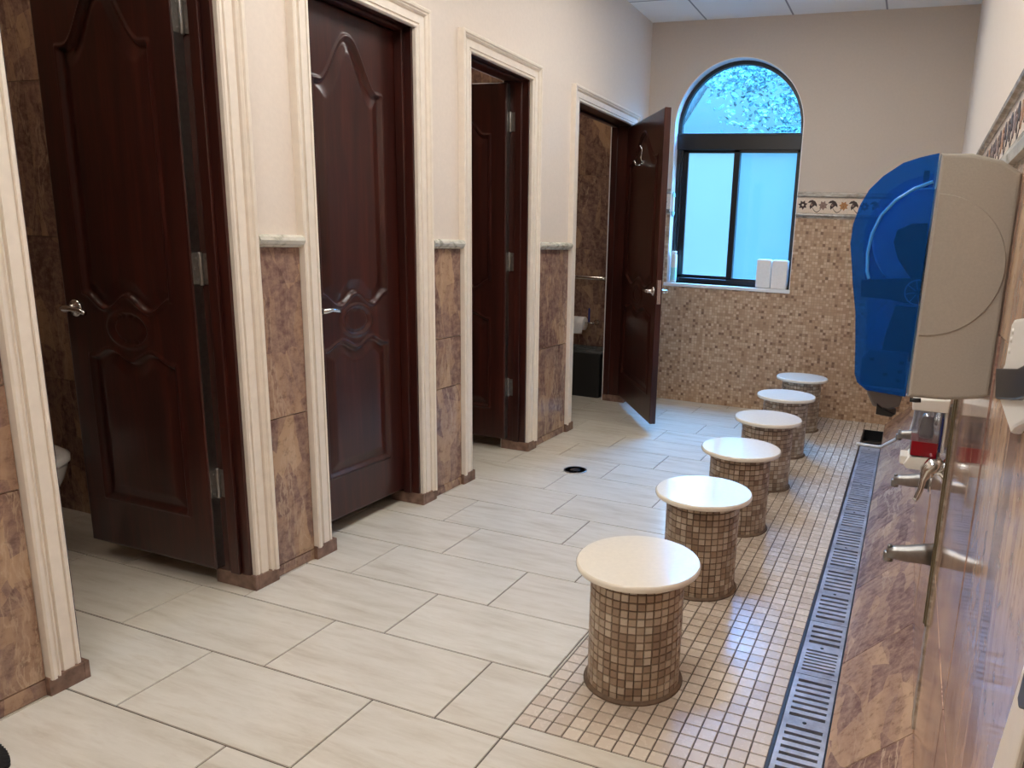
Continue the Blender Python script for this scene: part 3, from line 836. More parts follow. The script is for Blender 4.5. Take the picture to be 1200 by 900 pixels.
# ------------------------------------------------------------------ stools
def stool_parts():
    root = empty('stool', (0, 0, 0))
    rc = 0.141; b = B(); nc = 36; nr = 15; Hh = 0.366
    b.lathe([(rc - .0035, 0), (rc - .0035, Hh)], 48, mat=0)
    for i in range(nc):
        for j in range(nr):
            g = 0.0016; t0 = 2 * PI * i / nc + g / rc; t1 = 2 * PI * (i + 1) / nc - g / rc
            z0 = Hh * j / nr + g; z1 = Hh * (j + 1) / nr - g
            rn = (R.random(), R.random())
            def P(r, t, z): return (r * math.cos(t), r * math.sin(t), z)
            tm = (t0 + t1) / 2; c = 0.0009
            v0 = [b.bm.verts.new(P(rc - .0035, t, z)) for t, z in ((t0, z0), (t1, z0), (t1, z1), (t0, z1))]
            v1 = [b.bm.verts.new(P(rc, t, z)) for t, z in ((t0 + c / rc, z0 + c), (t1 - c / rc, z0 + c), (t1 - c / rc, z1 - c), (t0 + c / rc, z1 - c))]
            b.vface(v1, 1, None, rn)
            for k in range(4): b.vface([v0[k], v0[(k + 1) % 4], v1[(k + 1) % 4], v1[k]], 1, None, rn)
    b.lathe([(rc + .012, 0), (rc + .006, .004), (rc - .002, .010)], 48, mat=0)
    b.done('pedestal', ['grout_brown', 'mosaic_stool'], root, label='round pedestal of small brown and beige mosaic tiles')
    b = B()
    b.lathe([(0, Hh), (0.150, Hh), (0.178, Hh + .001), (0.184, Hh + .004), (0.186, Hh + .009), (0.186, Hh + .016), (0.184, Hh + .020), (0.181, Hh + .0222), (0.176, Hh + .0222), (0.10, Hh + .0222), (0, Hh + .0222)], 72)
    o = b.done('seat', 'seat', root, label='round cream stone seat slab'); smooth(o, 35)
    return root
st_lab = ['mosaic tiled stool with round cream top, nearest the camera', 'mosaic tiled stool with round white top, second along from the camera',
          'mosaic tiled stool with round white top, third along from the camera', 'mosaic tiled stool with round white top, fourth along from the camera',
          'mosaic tiled stool, fifth along, last but one before the window wall', 'mosaic tiled stool closest to the mosaic wall at the far end of the row']
spos = [(-0.667, 1.946), (-0.657, 2.650), (-0.661, 3.333), (-0.660, 4.025), (-0.672, 4.727), (-0.674, 5.470)]
st = stool_parts()
for i, (x, y) in enumerate(spos):
    s_ = st if i == 0 else copy_tree(st)
    s_.location = (x, y, 0); s_.rotation_euler = (0, 0, i * 1.234)
    tag(s_, st_lab[i], 'stool', 'mosaic stools along the drain')

# ------------------------------------------------------------------ drain channel and grates
b = B()
YE = 5.70
b.box(DX0 - .001, DX1 + .001, YF, YE, -0.12, -0.075, mat=0)
b.box(DX0, DX0 + .008, YF, YE, -0.08, -0.001, mat=1); b.box(DX1 - .004, DX1, YF, YE, -0.08, -0.001, mat=1)
b.box(DX0, DX1, YE - .008, YE, -0.08, -0.001, mat=1)
b.box(DX0 + .008, DX1 - .004, 5.40, 5.425, -0.05, -0.022, mat=1, bev=0.003)
b.done('drain_channel', ['dark_void', 'black_frame'], kind='structure', label='sunken dark drain channel at the foot of the marble ledge', cat='drain')
GX0, GX1 = DX0 + .010, DX1 - .006
def grate(y0, y1, n1, n2, solid=False):
    r = empty('drain_grate', ((GX0 + GX1) / 2, y0, -0.022))
    off = Vector((-(GX0 + GX1) / 2, -y0, 0.0)); zt, zb = -0.002 + .022, -0.018 + .022
    b = B(); L = y1 - y0 - .003; sx0, sx1 = GX0 + .014, GX1 - .013
    ox = -(GX0 + GX1) / 2
    b.box(GX0 + ox, sx0 + ox, 0, L, zb, zt); b.box(sx1 + ox, GX1 + ox, 0, L, zb, zt)
    def bar(a, c): b.box(sx0 + ox, sx1 + ox, a, c, zb + .002, zt)
    if solid:
        bar(0, L)
        for k in range(6): b.box(sx0 + ox + .004, sx1 + ox - .004, .03 + k * L / 6, .03 + k * L / 6 + .004, zt - .001, zt + .002)
    else:
        mid = L * 0.5
        bar(0, .022); bar(L - .022, L); bar(mid - .017, mid + .017)
        for (a, c, n) in ((.022, mid - .017, n1), (mid + .017, L - .022, n2)):
            if n <= 0: bar(a, c); continue
            p = (c - a) / n
            for k in range(n - 1):
                bar(a + (k + 1) * p - p * 0.29, a + (k + 1) * p + p * 0.29)
            bar(a, a + p * 0.2); bar(c - p * 0.2, c)
    b.done('plate', 'grate', r)
    b = B(); b.lathe([(0, -.002), (0.006, -.002), (0.006, .0006), (0.004, .0014), (0, .0014)], 12, T(-.003, L * .5, zt))
    b.done('screw', 'black_frame', r)
    return r
segs = [(1.185, 1.685, 7, 7), (1.685, 2.185, 7, 7), (2.185, 2.549, 7, 4), (2.549, 3.047, 6, 6), (3.047, 3.547, 6, 6), (3.547, 4.047, 6, 6), (4.047, 4.547, 7, 7), (4.547, 5.045, 7, 7)]
glab = ['slotted metal drain grate nearest the camera at the frame edge', 'slotted metal drain grate just below the short grate, level with the nearest stool', 'short slotted metal drain grate between the nearest and second stools',
        'slotted metal drain grate beside the second stool, just beyond the short grate', 'slotted metal drain grate before the third stool', 'slotted metal drain grate beside the third and fourth stools',
        'slotted metal drain grate beside the fourth stool', 'slotted metal drain grate beside the fifth stool, next before the plain plate']
for sg, lb in zip(segs, glab):
    g = grate(*sg); tag(g, lb, 'drain grate', 'metal grates over the long drain')
g = grate(5.045, 5.20, 0, 0, True); tag(g, 'plain metal drain plate last before the open end of the channel', 'drain grate', 'metal grates over the long drain')

# round floor drain
r = empty('floor_drain', (-1.70, 3.751, 0), 'round dark drain cover set in the big tile floor', 'drain')
b = B(); b.lathe([(0, 0.0003), (0.060, 0.0003), (0.060, 0.003), (0.0, 0.003)], 32); b.done('cover', 'black_frame', r)
b = B(); b.lathe([(0.058, 0.0002), (0.068, 0.0002), (0.067, 0.0035), (0.060, 0.004), (0.058, 0.003)], 32); b.done('rim', 'brushed', r)
b = B(); b.lathe([(0, 0.003), (0.030, 0.003), (0.028, 0.0042), (0.012, 0.0046), (0, 0.0046)], 24); b.done('strainer', 'dark_void', r)

# ------------------------------------------------------------------ spouts and valves on the marble wall
def spout(y):
    r = empty('water_spout', (XT, y, 0.605))
    b = B()
    P = [(0.0, 0, 0.004), (-0.030, 0, 0.002), (-0.062, 0, -0.004), (-0.092, 0, -0.006), (-0.112, 0, -0.008)]
    rings = []
    for i, (x, yy, z) in enumerate(P):
        t = i / 4; hw = 0.021 - 0.005 * t; hh = 0.027 - 0.014 * t
        rings.append([(x, hw * math.copysign(abs(math.cos(a)) ** 0.7, math.cos(a)), z + hh * math.copysign(abs(math.sin(a)) ** 0.7, math.sin(a))) for a in [2 * PI * k / 20 for k in range(20)]])
    b.loft(rings)
    b.lathe([(0.0115, 0), (0.0125, 0.004), (0.0125, 0.022), (0.010, 0.024), (0, 0.024)], 18, T(-0.107, 0, -0.030))
    b.lathe([(0, 0), (0.006, 0), (0.006, .006), (0.003, .008), (0, .008)], 12, T(-0.106, 0, 0.004))
    b.done('spout', 'brushed', r)
    b = B(); b.lathe([(0, 0), (0.031, 0), (0.033, 0.003), (0.029, 0.008), (0, 0.008)], 28, RY(-PI / 2)); b.done('flange', 'brushed', r)
    return r
for y, lb in ((1.82, 'brushed metal water spout nearest the camera, above the marble ledge'), (2.45, 'brushed metal water spout below the red soap dispenser'), (3.10, 'brushed metal water spout peeking out left of the soap dispenser')):
    tag(spout(y), lb, 'spout', 'water spouts on the marble wall')
def valve(y, z):
    r = empty('water_valve', (XT, y, z))
    b = B(); b.lathe([(0, 0), (0.034, 0), (0.036, 0.003), (0.032, 0.008), (0.017, 0.016), (0.014, 0.024), (0.014, 0.034), (0, 0.036)], 30, RY(-PI / 2)); b.done('escutcheon', 'chrome', r)
    b = B()
    b.lathe([(0, 0), (0.019, 0), (0.021, 0.006), (0.017, 0.016), (0, 0.020)], 24, T(-0.030, 0, 0) @ RY(-PI / 2))
    P = [(-0.010, 0, 0.010), (-0.020, 0, 0.013), (-0.034, 0, 0.010), (-0.046, -.002, -0.004), (-0.051, -.006, -0.026), (-0.054, -.010, -0.050), (-0.060, -.012, -0.070), (-0.064, -.013, -0.078)]
    b.tube(P, [0.012, 0.024, 0.026, 0.021, 0.011, 0.0085, 0.009, 0.007], 16, flat=0.75)
    b.done('lever', 'chrome', r)
    return r
tag(valve(1.835, 0.815), 'chrome lever valve on the marble wall above the nearest spout', 'valve', 'lever valves')
tag(valve(2.45, 0.80), 'chrome lever valve mostly hidden behind the soap dispenser', 'valve', 'lever valves')

# ------------------------------------------------------------------ soap dispenser
r = empty('soap_dispenser', (XT, 1.91, 0.80), 'white soap dispenser with a clear window of red soap on the marble wall', 'soap dispenser')
ya, yb = -0.045, 0.045
def sx(x): return x - XT
b = B()
b.box(sx(0.110), sx(0.118), ya + .004, yb, 0.045, 0.178, bev=0.003)
b.box(sx(0.117), sx(0.1285), -.02, .02, 0.06, 0.16, bev=0.002)
b.prism([(sx(0.036), 0.148), (sx(0.036), 0.166), (sx(0.040), 0.174), (sx(0.118), 0.180), (sx(0.118), 0.148)], ya - .003, yb + .003, 'y', bev=0.003)
b.prism([(sx(0.040), 0.0), (sx(0.031), 0.010), (sx(0.042), 0.030), (sx(0.112), 0.036), (sx(0.112), 0.010), (sx(0.10), 0.0)], ya, yb, 'y', bev=0.003)
b.done('housing', 'white_plastic', r)
b = B(); b.box(sx(0.042), sx(0.105), ya, yb, 0.034, 0.150, bev=0.004); b.done('tank', 'clear_tank', r, label='clear plastic tank')
b = B(); b.box(sx(0.0435), sx(0.1035), ya - .0004, yb - .003, 0.0355, 0.072, bev=0.002); b.done('soap', 'red_soap', r, label='red liquid soap')
b = B(); b.box(sx(0.106), sx(0.1095), ya, yb, 0.05, 0.135, bev=0.002); b.done('back_strip', 'blue_plastic', r, label='dark blue strip behind the tank')
b = B(); b.lathe([(0, 0), (0.016, 0), (0.017, 0.01), (0.012, 0.05), (0, 0.052)], 20, T(sx(0.076), 0.0, 0.074)); b.done('pump', 'grey_dark', r)
b = B(); b.box(sx(0.022), sx(0.040), ya + .015, yb - .015, 0.006, 0.028, bev=0.003); b.done('push_lever', 'white_plastic', r)

# white hose from behind the dispenser, across ledge and drain
b = B()
def onslope(t, y, lift=0.012): return (DX1 + (XT - DX1) * t - .004, y, LZ * t + lift)
hp = [(-0.232, 5.20, 0.007), (-0.215, 5.20, 0.008), (-0.15, 5.19, 0.008), (-0.085, 5.18, 0.010), (-0.062, 5.17, 0.018), onslope(.2, 5.13), onslope(.5, 5.07), onslope(.8, 5.0), (0.105, 4.97, 0.20), (0.117, 4.95, 0.28), (0.119, 4.93, 0.36), (0.108, 4.92, 0.43), (0.088, 4.92, 0.46), (0.066, 4.92, 0.455), (0.056, 4.92, 0.43)]
hp2 = []
for p, q in zip(hp, hp[1:]):
    for k in range(3): hp2.append(tuple(p[m] + (q[m] - p[m]) * k / 3 for m in range(3)))
hp2.append(hp[-1])
b.tube(hp2, 0.011, 10)
b.done('white_hose', 'white_plastic', label='thin white hose lying across the far end of the drain and ledge', cat='hose')

# ------------------------------------------------------------------ paper towel dispenser
r = empty('towel_dispenser', (XT, 1.20, 1.06), 'large beige paper towel dispenser with a blue see-through front', 'paper towel dispenser')
DW = 0.30
def dz(p): return (p[0] - XT, p[1] - 1.06)
front = [(0.016, 1.458), (-0.009, 1.452), (-0.032, 1.444), (-0.058, 1.425), (-0.076, 1.405), (-0.087, 1.382), (-0.094, 1.354), (-0.095, 1.325), (-0.090, 1.295), (-0.085, 1.263), (-0.077, 1.223), (-0.072, 1.174), (-0.068, 1.126), (-0.063, 1.113), (-0.048, 1.102), (0.011, 1.098)]
body = [(0.018, 1.458), (0.060, 1.458), (0.100, 1.449), (0.128, 1.432), (0.128, 1.112), (0.114, 1.106), (0.068, 1.099), (0.013, 1.098)]
b = B()
b.prism([dz(p) for p in body], 0.0, DW, 'y', bev=0.006, seg=3)
cx, cz, rr = 0.022 - XT, 1.298 - 1.06, 0.104
disc = [(cx - .004, cz - rr)] + [(cx + rr * math.sin(a) * 0.98, cz - rr * math.cos(a)) for a in [PI * k / 30 for k in range(31)]]
b.prism(disc, -0.0016, 0.004, 'y', bev=0.0012, seg=1)
b.done('housing', 'grey_plastic', r)
b = B()
gap = 0.004
b.box(0.128 - XT, 0.1299 - XT, 0.006, DW - .006, 1.12 - 1.06, 1.43 - 1.06)
b.done('gap_shade', 'black_plastic', r)  # black sheet stands in for the shade between housing and wall
# cover: a shell, open at the back
def shell(b, outline, t, y0, y1, mat=0):
    n = len(outline)
    cxm = 0.03 - XT; czm = 1.28 - 1.06
    inn = []
    for i, p in enumerate(outline):
        a = Vector(outline[max(i - 1, 0)]); c = Vector(outline[min(i + 1, n - 1)]); d = (c - a).normalized(); nn = Vector((d.y, -d.x))
        q = Vector(p); 
        if (q + nn * t - Vector((cxm, czm))).length > (q - Vector((cxm, czm))).length: nn = -nn
        inn.append(tuple(q + nn * t))
    for i in range(n - 1):
        b.prism([outline[i], outline[i + 1], inn[i + 1], inn[i]], y0, y1, 'y', mat=mat)
    return inn
b = B()
fo = [dz(p) for p in front]
b.prism(fo, 0.0, 0.003, 'y', bev=0.0012, seg=1); b.prism(fo, DW - .003, DW, 'y')
n = len(fo)
for i in range(n - 1):
    b.face([(fo[i][0], 0.002, fo[i][1]), (fo[i + 1][0], 0.002, fo[i + 1][1]), (fo[i + 1][0], DW - .002, fo[i + 1][1]), (fo[i][0], DW - .002, fo[i][1])], smooth=True)
c = b.done('cover', 'blue_cover', r, label='blue translucent front cover')
b = B()
ridge = [dz(p) for p in [(0.012, 1.418), (-0.012, 1.408), (-0.036, 1.391), (-0.055, 1.368), (-0.065, 1.340), (-0.068, 1.312), (-0.066, 1.285), (-0.062, 1.274)]]
rp = []
for p, q in zip(ridge, ridge[1:]):
    for k in range(4): rp.append((p[0] + (q[0] - p[0]) * k / 4, -0.0012, p[1] + (q[1] - p[1]) * k / 4))
rp.append((ridge[-1][0], -0.0012, ridge[-1][1]))
b.tube(rp, [0.0028] * (len(rp)), 10); b.done('ridge', 'lit_rib', c, label='moulded ridge with its highlight in a brighter blue')
b = B(); b.lathe([(0.074, 0.02), (0.077, 0.025), (0.077, DW - .03), (0.074, DW - .02)], 40, T(0.012 - XT, 0, 1.335 - 1.06) @ RX(-PI / 2)); b.done('paper_roll', 'paper', r)
b = B()
pod = [dz(p) for p in [(0.012, 1.360), (-0.012, 1.358), (-0.030, 1.348), (-0.033, 1.330), (-0.024, 1.306), (-0.008, 1.285), (0.012, 1.262), (0.014, 1.30)]]
b.prism(pod, 0.0045, 0.016, 'y', bev=0.002)
b.prism([dz(p) for p in [(-0.074, 1.272), (0.014, 1.280), (0.014, 1.238), (-0.030, 1.244), (-0.072, 1.246)]], 0.0045, 0.02, 'y', bev=0.002)
b.done('roll_arm', 'black_plastic', r); b = B()
b.prism([dz(p) for p in [(-0.020, 1.235), (0.012, 1.235), (0.012, 1.150), (-0.034, 1.150), (-0.030, 1.19)]], 0.018, 0.05, 'y', bev=0.002)
b.done('feed_guide', 'black_plastic', r); b = B()
b.box(-0.002 - XT, 0.006 - XT, 0.0045, 0.010, 1.416 - 1.06, 1.434 - 1.06)
b.done('latch', 'black_plastic', r)
b = B()
b.prism([dz(p) for p in [(-0.060, 1.108), (-0.060, 1.150), (-0.050, 1.166), (0.008, 1.166), (0.008, 1.108)]], 0.0045, 0.012, 'y', bev=0.003)
for (x, z) in ((-0.044, 1.152), (0.0, 1.150), (-0.001, 1.136), (-0.022, 1.130), (-0.002, 1.122)):
    b.box(x - .004 - XT, x + .003 - XT, 0.0035, 0.006, z - .003 - 1.06, z + .002 - 1.06, mat=1)
b.done('inner_panel', ['grey_dark', 'black_plastic'], r)
b = B()
wc = dz((0.010, 1.258))
for k in range(24):
    a0, a1 = 2 * PI * k / 24, 2 * PI * (k + 1) / 24
    b.prism([(wc[0] + q * math.cos(a), wc[1] + q * math.sin(a)) for q, a in ((.0175, a0), (.0195, a0), (.0195, a1), (.0175, a1))], 0.0035, 0.0055, 'y')
for k in range(8):
    a = 2 * PI * k / 8 + .2
    d = Vector((math.cos(a), math.sin(a))); e = Vector((-d.y, d.x)) * .0006
    c0 = Vector(wc)
    b.prism([tuple(c0 + d * .004 - e), tuple(c0 + d * .0178 - e), tuple(c0 + d * .0178 + e), tuple(c0 + d * .004 + e)], 0.0035, 0.0055, 'y')
b.done('wheel', 'grey_plastic', r)
b = B()
b.prism([dz(p) for p in [(-0.050, 1.104), (0.008, 1.100), (0.004, 1.078), (-0.012, 1.070), (-0.036, 1.074), (-0.046, 1.092)]], 0.02, DW - .02, 'y', bev=0.003)
b.done('outlet_chute', 'grey_dark', r)
b = B()
b.prism([dz(p) for p in [(-0.030, 1.080), (-0.020, 1.072), (0.000, 1.066), (-0.006, 1.060), (-0.030, 1.062)]], 0.015, 0.06, 'y', bev=0.002)
b.tube([(0.018 - XT, 0.004, 1.094 - 1.06), (0.026 - XT, 0.004, 1.0935 - 1.06), (0.034 - XT, 0.004, 1.0945 - 1.06)], 0.0035, 10)
b.done('tear_bar', 'black_plastic', r)

# ------------------------------------------------------------------ wall outlet with plug, near the dispenser
r = empty('wall_outlet', (XT, 1.005, 1.125), 'white wall outlet plate with a black plug at the right frame edge', 'outlet')
b = B()
b.prism([(-0.146, 0.008), (-0.023, 0.020), (0.012, 0.050), (-0.022, 0.068), (-0.027, 0.116), (-0.040, 0.121), (-0.12, 0.129), (-0.30, 0.14), (-0.30, 0.06), (-0.168, 0.018)], -0.014, -0.0005, 'x', bev=0.004)
b.done('plate', 'white_plastic', r)
b = B()
b.prism([(0.016, 0.054), (-0.023, 0.022), (-0.191, 0.052), (-0.30, 0.078), (-0.25, 0.10), (-0.158, 0.079)], -0.019, -0.012, 'x', bev=0.002)
b.done('plug', 'black_plastic', r)
b = B()
for yy, zz in ((-0.05, 0.085), (-0.052, 0.098), (-0.056, 0.108)):
    b.lathe([(0, 0), (0.004, 0), (0.003, 0.002), (0, 0.002)], 10, T(-0.014, yy, zz) @ RY(-PI / 2))
b.done('screw', 'white_plastic', r)

# cream framed wall panel with a black latch at the right frame edge
r = empty('wall_panel', (XT, 0.66, 0.75), 'brown wall panel in a cream frame with a black latch at the lower right frame edge', 'wall panel')
b = B()
b.prism([(0.068, -0.04), (0.002, 0.118), (-0.054, 0.253), (-0.078, 0.31), (-0.125, 0.31), (-0.097, 0.233), (-0.086, 0.181), (-0.02, -0.04)], -0.013, -0.0005, 'x', bev=0.003); b.done('frame', 'casing', r)
b = B(); b.prism([(-0.02, -0.04), (-0.085, 0.181), (-0.125, 0.31), (-0.4, 0.31), (-0.4, -0.04)], -0.008, -0.0005, 'x'); b.done('board', 'wood', r)
b = B(); b.prism([(-0.089, 0.243), (-0.101, 0.290), (-0.2, 0.31), (-0.2, 0.275), (-0.119, 0.252), (-0.098, 0.240)], -0.020, -0.008, 'x', bev=0.002); b.done('latch', 'black_plastic', r, label='black latch')
# ------------------------------------------------------------------ things on the window sill
def towels(x0, x1, y0, y1, lb):
    r_ = empty('paper_towel_stack', ((x0 + x1) / 2, (y0 + y1) / 2, WS + .0005))
    b = B(); w = (x1 - x0) / 2; d = (y1 - y0) / 2
    b.box(-w, w, -d, d, 0, 0.224, bev=0.008, seg=3)
    b.done('wrapper', 'paper', r_)
    b = B(); b.box(-w * .8, w * .8, -d * .8, d * .8, 0.2235, 0.2275, bev=0.001); b.done('top_fold', 'paper_edge', r_)
    tag(r_, lb, 'paper towels', 'paper towel packs on the sill')
    return r_
towels(-1.172, -1.056, 5.955, 6.03, 'left one of two white paper towel packs standing on the window sill')
towels(-1.050, -0.925, 5.945, 6.02, 'right one of two white paper towel packs standing on the window sill')
r = empty('spray_bottle', (-1.870, 5.985, WS + .0005), 'narrow white bottle on the left end of the window sill', 'bottle')
b = B(); b.lathe([(0, 0), (0.024, 0), (0.026, 0.005), (0.026, 0.215), (0.023, 0.228), (0.020, 0.230), (0, 0.230)], 24); o = b.done('body', 'white_plastic', r); smooth(o)
b = B(); b.lathe([(0.0262, 0.02), (0.0266, 0.022), (0.0266, 0.12), (0.0262, 0.122)], 24); b.done('band', 'mint', r, label='pale green band')
b = B(); b.lathe([(0, .23), (0.021, .23), (0.021, .252), (0.018, .256), (0, .256)], 20); b.done('cap', 'white_plastic', r)
r = empty('window_tag', (-1.905, 5.985, 1.615), 'small white tag with mint ends on the left side of the window recess', 'tag')
b = B(); b.box(-0.0035, 0.008, -0.022, 0.022, -0.06, 0.06, bev=0.003); b.done('plate', 'white_plastic', r)
for s in (1, -1):
    b = B(); b.prism([(-.03, s * .058), (.03, s * .058), (.022, s * .085), (0, s * .10), (-.022, s * .085)], -0.0035, 0.011, 'x', bev=0.003); b.done('end_clip', 'mint', r)

# ------------------------------------------------------------------ inside the stalls
r = empty('waste_bin', (-2.52, 5.755, 0), 'black plastic waste bin with a clear liner inside the far stall', 'waste bin')
b = B()
def rect_ring(w, d, z, rr=0.02, n=4):
    pts = []
    for cx_, cy_, a0 in ((w - rr, d - rr, 0), (-w + rr, d - rr, PI / 2), (-w + rr, -d + rr, PI), (w - rr, -d + rr, 1.5 * PI)):
        for k in range(n + 1):
            a = a0 + PI / 2 * k / n; pts.append((cx_ + rr * math.cos(a), cy_ + rr * math.sin(a), z))
    return pts
b.loft([rect_ring(.155, .115, 0.0), rect_ring(.158, .118, 0.01), rect_ring(.178, .132, 0.375), rect_ring(.182, .136, 0.378), rect_ring(.182, .136, 0.395), rect_ring(.172, .126, 0.395), rect_ring(.150, .110, 0.05)])
b.done('body', 'black_plastic', r)
b = B()
b.loft([rect_ring(.186, .140, 0.374), rect_ring(.187, .141, 0.388), rect_ring(.180, .134, 0.402), rect_ring(.168, .122, 0.398), rect_ring(.150, .108, 0.25)], cap=False)
for k in range(5):
    b.tube([(-.16 + .03 * k, -.10, .398), (-.12 + .05 * k, -.04, .425 - .008 * k), (-.05 + .03 * k, 0.02, .405)], 0.006, 6)
b.done('liner', 'bag', r, label='crumpled clear bin liner')
r = empty('grab_bar', (-2.80, YB, 0.982), 'steel grab bar on the marble wall of the far stall', 'grab bar')
b = B()
pth = [(0.36, -.008, 0), (0.36, -.035, 0), (0.352, -.052, 0), (0.33, -.058, 0), (0.0, -.058, 0), (-0.33, -.058, 0), (-0.352, -.052, 0), (-0.36, -.035, 0), (-0.36, -.008, 0)]
b.tube(pth, 0.017, 14); b.done('bar', 'chrome', r)
for s in (1, -1):
    b = B(); b.lathe([(0, 0), (0.04, 0), (0.04, 0.006), (0.03, 0.010), (0, 0.010)], 24, T(s * .36, -.004, 0) @ RX(PI / 2)); b.done('flange', 'chrome', r)
r = empty('paper_holder', (-2.53, YB - .0045, 0.60), 'chrome toilet paper holder on the marble wall of the far stall', 'paper holder')
b = B(); b.lathe([(0, 0), (0.026, 0), (0.026, 0.006), (0.012, 0.012), (0.010, 0.075), (0.012, 0.085), (0, 0.087)], 20, RX(PI / 2)); b.done('post', 'chrome', r)
b = B(); b.tube([(0, -.078, 0), (-.03, -.0845, 0), (-.17, -.0845, 0)], 0.007, 12); b.done('arm', 'chrome', r)
b = B(); b.prism([(-.048, .0), (-.034, .0), (-.034, .12), (-.040, .128), (-.048, .12)], -.082, -.07, 'y', bev=0.002); b.done('side_arm', 'blue_plastic', r, label='blue plastic side arm')
r = empty('toilet_roll', (-2.655, YB - .0845, 0.5915), 'white toilet roll on the chrome holder in the far stall', 'toilet roll')
b = B(); b.lathe([(0.020, -.052), (0.056, -.052), (0.058, -.05), (0.058, .05), (0.056, .052), (0.020, .052)], 32, RY(PI / 2)); o = b.done('paper', 'paper', r)
b = B(); b.lathe([(0.0195, -.0525), (0.021, -.0525), (0.021, .0525), (0.0195, .0525)], 24, RY(PI / 2)); b.done('core', 'paper_edge', r)
b = B(); b.box(-.05, .05, -.0595, -.0575, -.085, 0.0, bev=0.0006); b.done('loose_sheet', 'paper', r)

# toilet in the first stall
r = empty('toilet', (-3.19, 1.71, 0), 'white toilet partly hidden in the first stall', 'toilet')
def ell(cx_, a, bb, z, n=28): return [(cx_ + a * math.cos(2 * PI * k / n), bb * math.sin(2 * PI * k / n), z) for k in range(n)]
b = B(); b.loft([ell(-.05, .24, .11, 0), ell(-.05, .23, .10, .03), ell(-.03, .20, .09, .12), ell(.0, .22, .11, .22), ell(.01, .26, .16, .32), ell(.01, .275, .18, .375), ell(.01, .275, .18, .39), ell(.01, .22, .13, .388), ell(.0, .15, .09, .28)])
b.done('bowl', 'porcelain', r)
b = B()
so, si = ell(.01, .285, .19, 0), ell(.02, .19, .115, 0)
b.loft([[(x, y, .392) for x, y, z in so], [(x, y, .408) for x, y, z in so], [(x, y, .415) for x, y, z in ell(.01, .27, .175, 0)], [(x, y, .412) for x, y, z in si], [(x, y, .394) for x, y, z in si]], cap=False)
b.done('seat', 'porcelain', r)
b = B(); b.box(-.46, -.27, -.20, .20, .38, .72, bev=0.02, seg=3); b.done('tank', 'porcelain', r)
b = B(); b.box(-.47, -.26, -.21, .21, .722, .752, bev=0.008); b.done('tank_lid', 'porcelain', r)
b = B(); b.tube([(-.25, -.17, .66), (-.245, -.12, .655), (-.245, -.10, .65)], 0.008, 10); b.done('flush_lever', 'chrome', r)

# black mat whose corner shows at the lower left
b = B()
pts = []
MX, MY = -1.915, 0.972
n = 30
for k in range(n): pts.append((-2.10 + (MX + 2.10) * k / n, MY + 0.028 + 0.004 * (k % 2) - 0.04 * (k / n) ** 3))
for k in range(n): pts.append((MX + 0.004 * (k % 2), MY - 0.01 - 0.6 * k / n))
pts += [(MX, 0.30), (-2.10, 0.30)]
b.prism(pts, 0.0005, 0.010, 'z', bev=0.0)
b.done('floor_mat', 'rubber', label='black rubber floor mat corner at the lower left of the floor', cat='mat')

# ------------------------------------------------------------------ lamps
def troffer(x, y, w, d, lb, mat='lamp'):
    r_ = empty('ceiling_light', (x, y, ZC))
    b = B()
    for a in ((-w, w, -d, -d + .02), (-w, w, d - .02, d), (-w, -w + .02, -d, d), (w - .02, w, -d, d)):
        b.box(a[0], a[1], a[2], a[3], -0.018, 0, bev=0.002)
    b.done('frame', 'white_paint', r_)
    b = B(); b.box(-w + .02, w - .02, -d + .02, d - .02, -0.010, -0.001); b.done('diffuser', mat, r_)
    tag(r_, lb, 'ceiling light', 'ceiling lights')
troffer(-1.05, 0.1, .30, .60, 'square lit ceiling panel nearest the entrance')
troffer(-1.05, 2.2, .30, .60, 'lit ceiling panel above the first and second stools')
troffer(-1.05, 4.2, .30, .45, 'lit ceiling panel above the fourth stool')
for y, n in ((1.55, 'first'), (3.68, 'third'), (5.1, 'fourth')):
    troffer(-3.0, y, .15, .15, 'unseen ceiling lamp added to light the %s stall' % n, 'stall_fill')  # out-of-view lamps added to brighten the stall interiors

# ------------------------------------------------------------------ outside: tree, sky, sun
r = empty('tree', (-4.6, 10.5, -1.0), 'leafy tree seen through the half-round window pane', 'tree')
b = B(); b.tube([(0, 0.8, 0), (0.05, 0.8, 1.6), (.3, .8, 3.0), (1.4, .8, 4.6)], [.18, .15, .12, .06], 12); b.tube([(0.05, 0.8, 1.6), (-.5, .9, 3.2), (-.7, .8, 4.8)], [.12, .09, .04], 10); b.done('trunk', 'bark', r)
b = B()
rr = random.Random(3); cl = [(rr.uniform(0.3, 3.6), rr.uniform(0, 1.6), rr.uniform(3.95, 5.9), rr.uniform(.22, .5)) for _ in range(46)]
cl = [c for c in cl if not (c[0] < 1.95 and 4.1 < c[2] < 4.75)] + [(-.5, .8, 4.9, .7), (-.9, .6, 5.6, .6)]
for k in range(9000):
    cx_, cy_, cz_, cr_ = rr.choice(cl)
    x, y, z = rr.gauss(cx_, cr_ * .55), rr.gauss(cy_, cr_ * .5), rr.gauss(cz_, cr_ * .45)
    if z < 3.85: continue
    s_ = rr.uniform(.03, .065)
    m = T(x, y, z) @ RZ(rr.uniform(0, 6.28)) @ RX(rr.uniform(-1.5, 1.5)) @ RY(rr.uniform(-1, 1))
    q = [m @ Vector(p) for p in ((-s_ * .5, 0, 0), (0, -s_ * .4, 0.006), (s_ * 1.1, 0, 0), (0, s_ * .4, 0.006))]
    m2 = [p - (m.to_3x3() @ Vector((0, 0, .003))) for p in q]
    b.face(q); b.face(m2[::-1])
b.done('foliage', 'leaf', r)['kind'] = 'stuff'

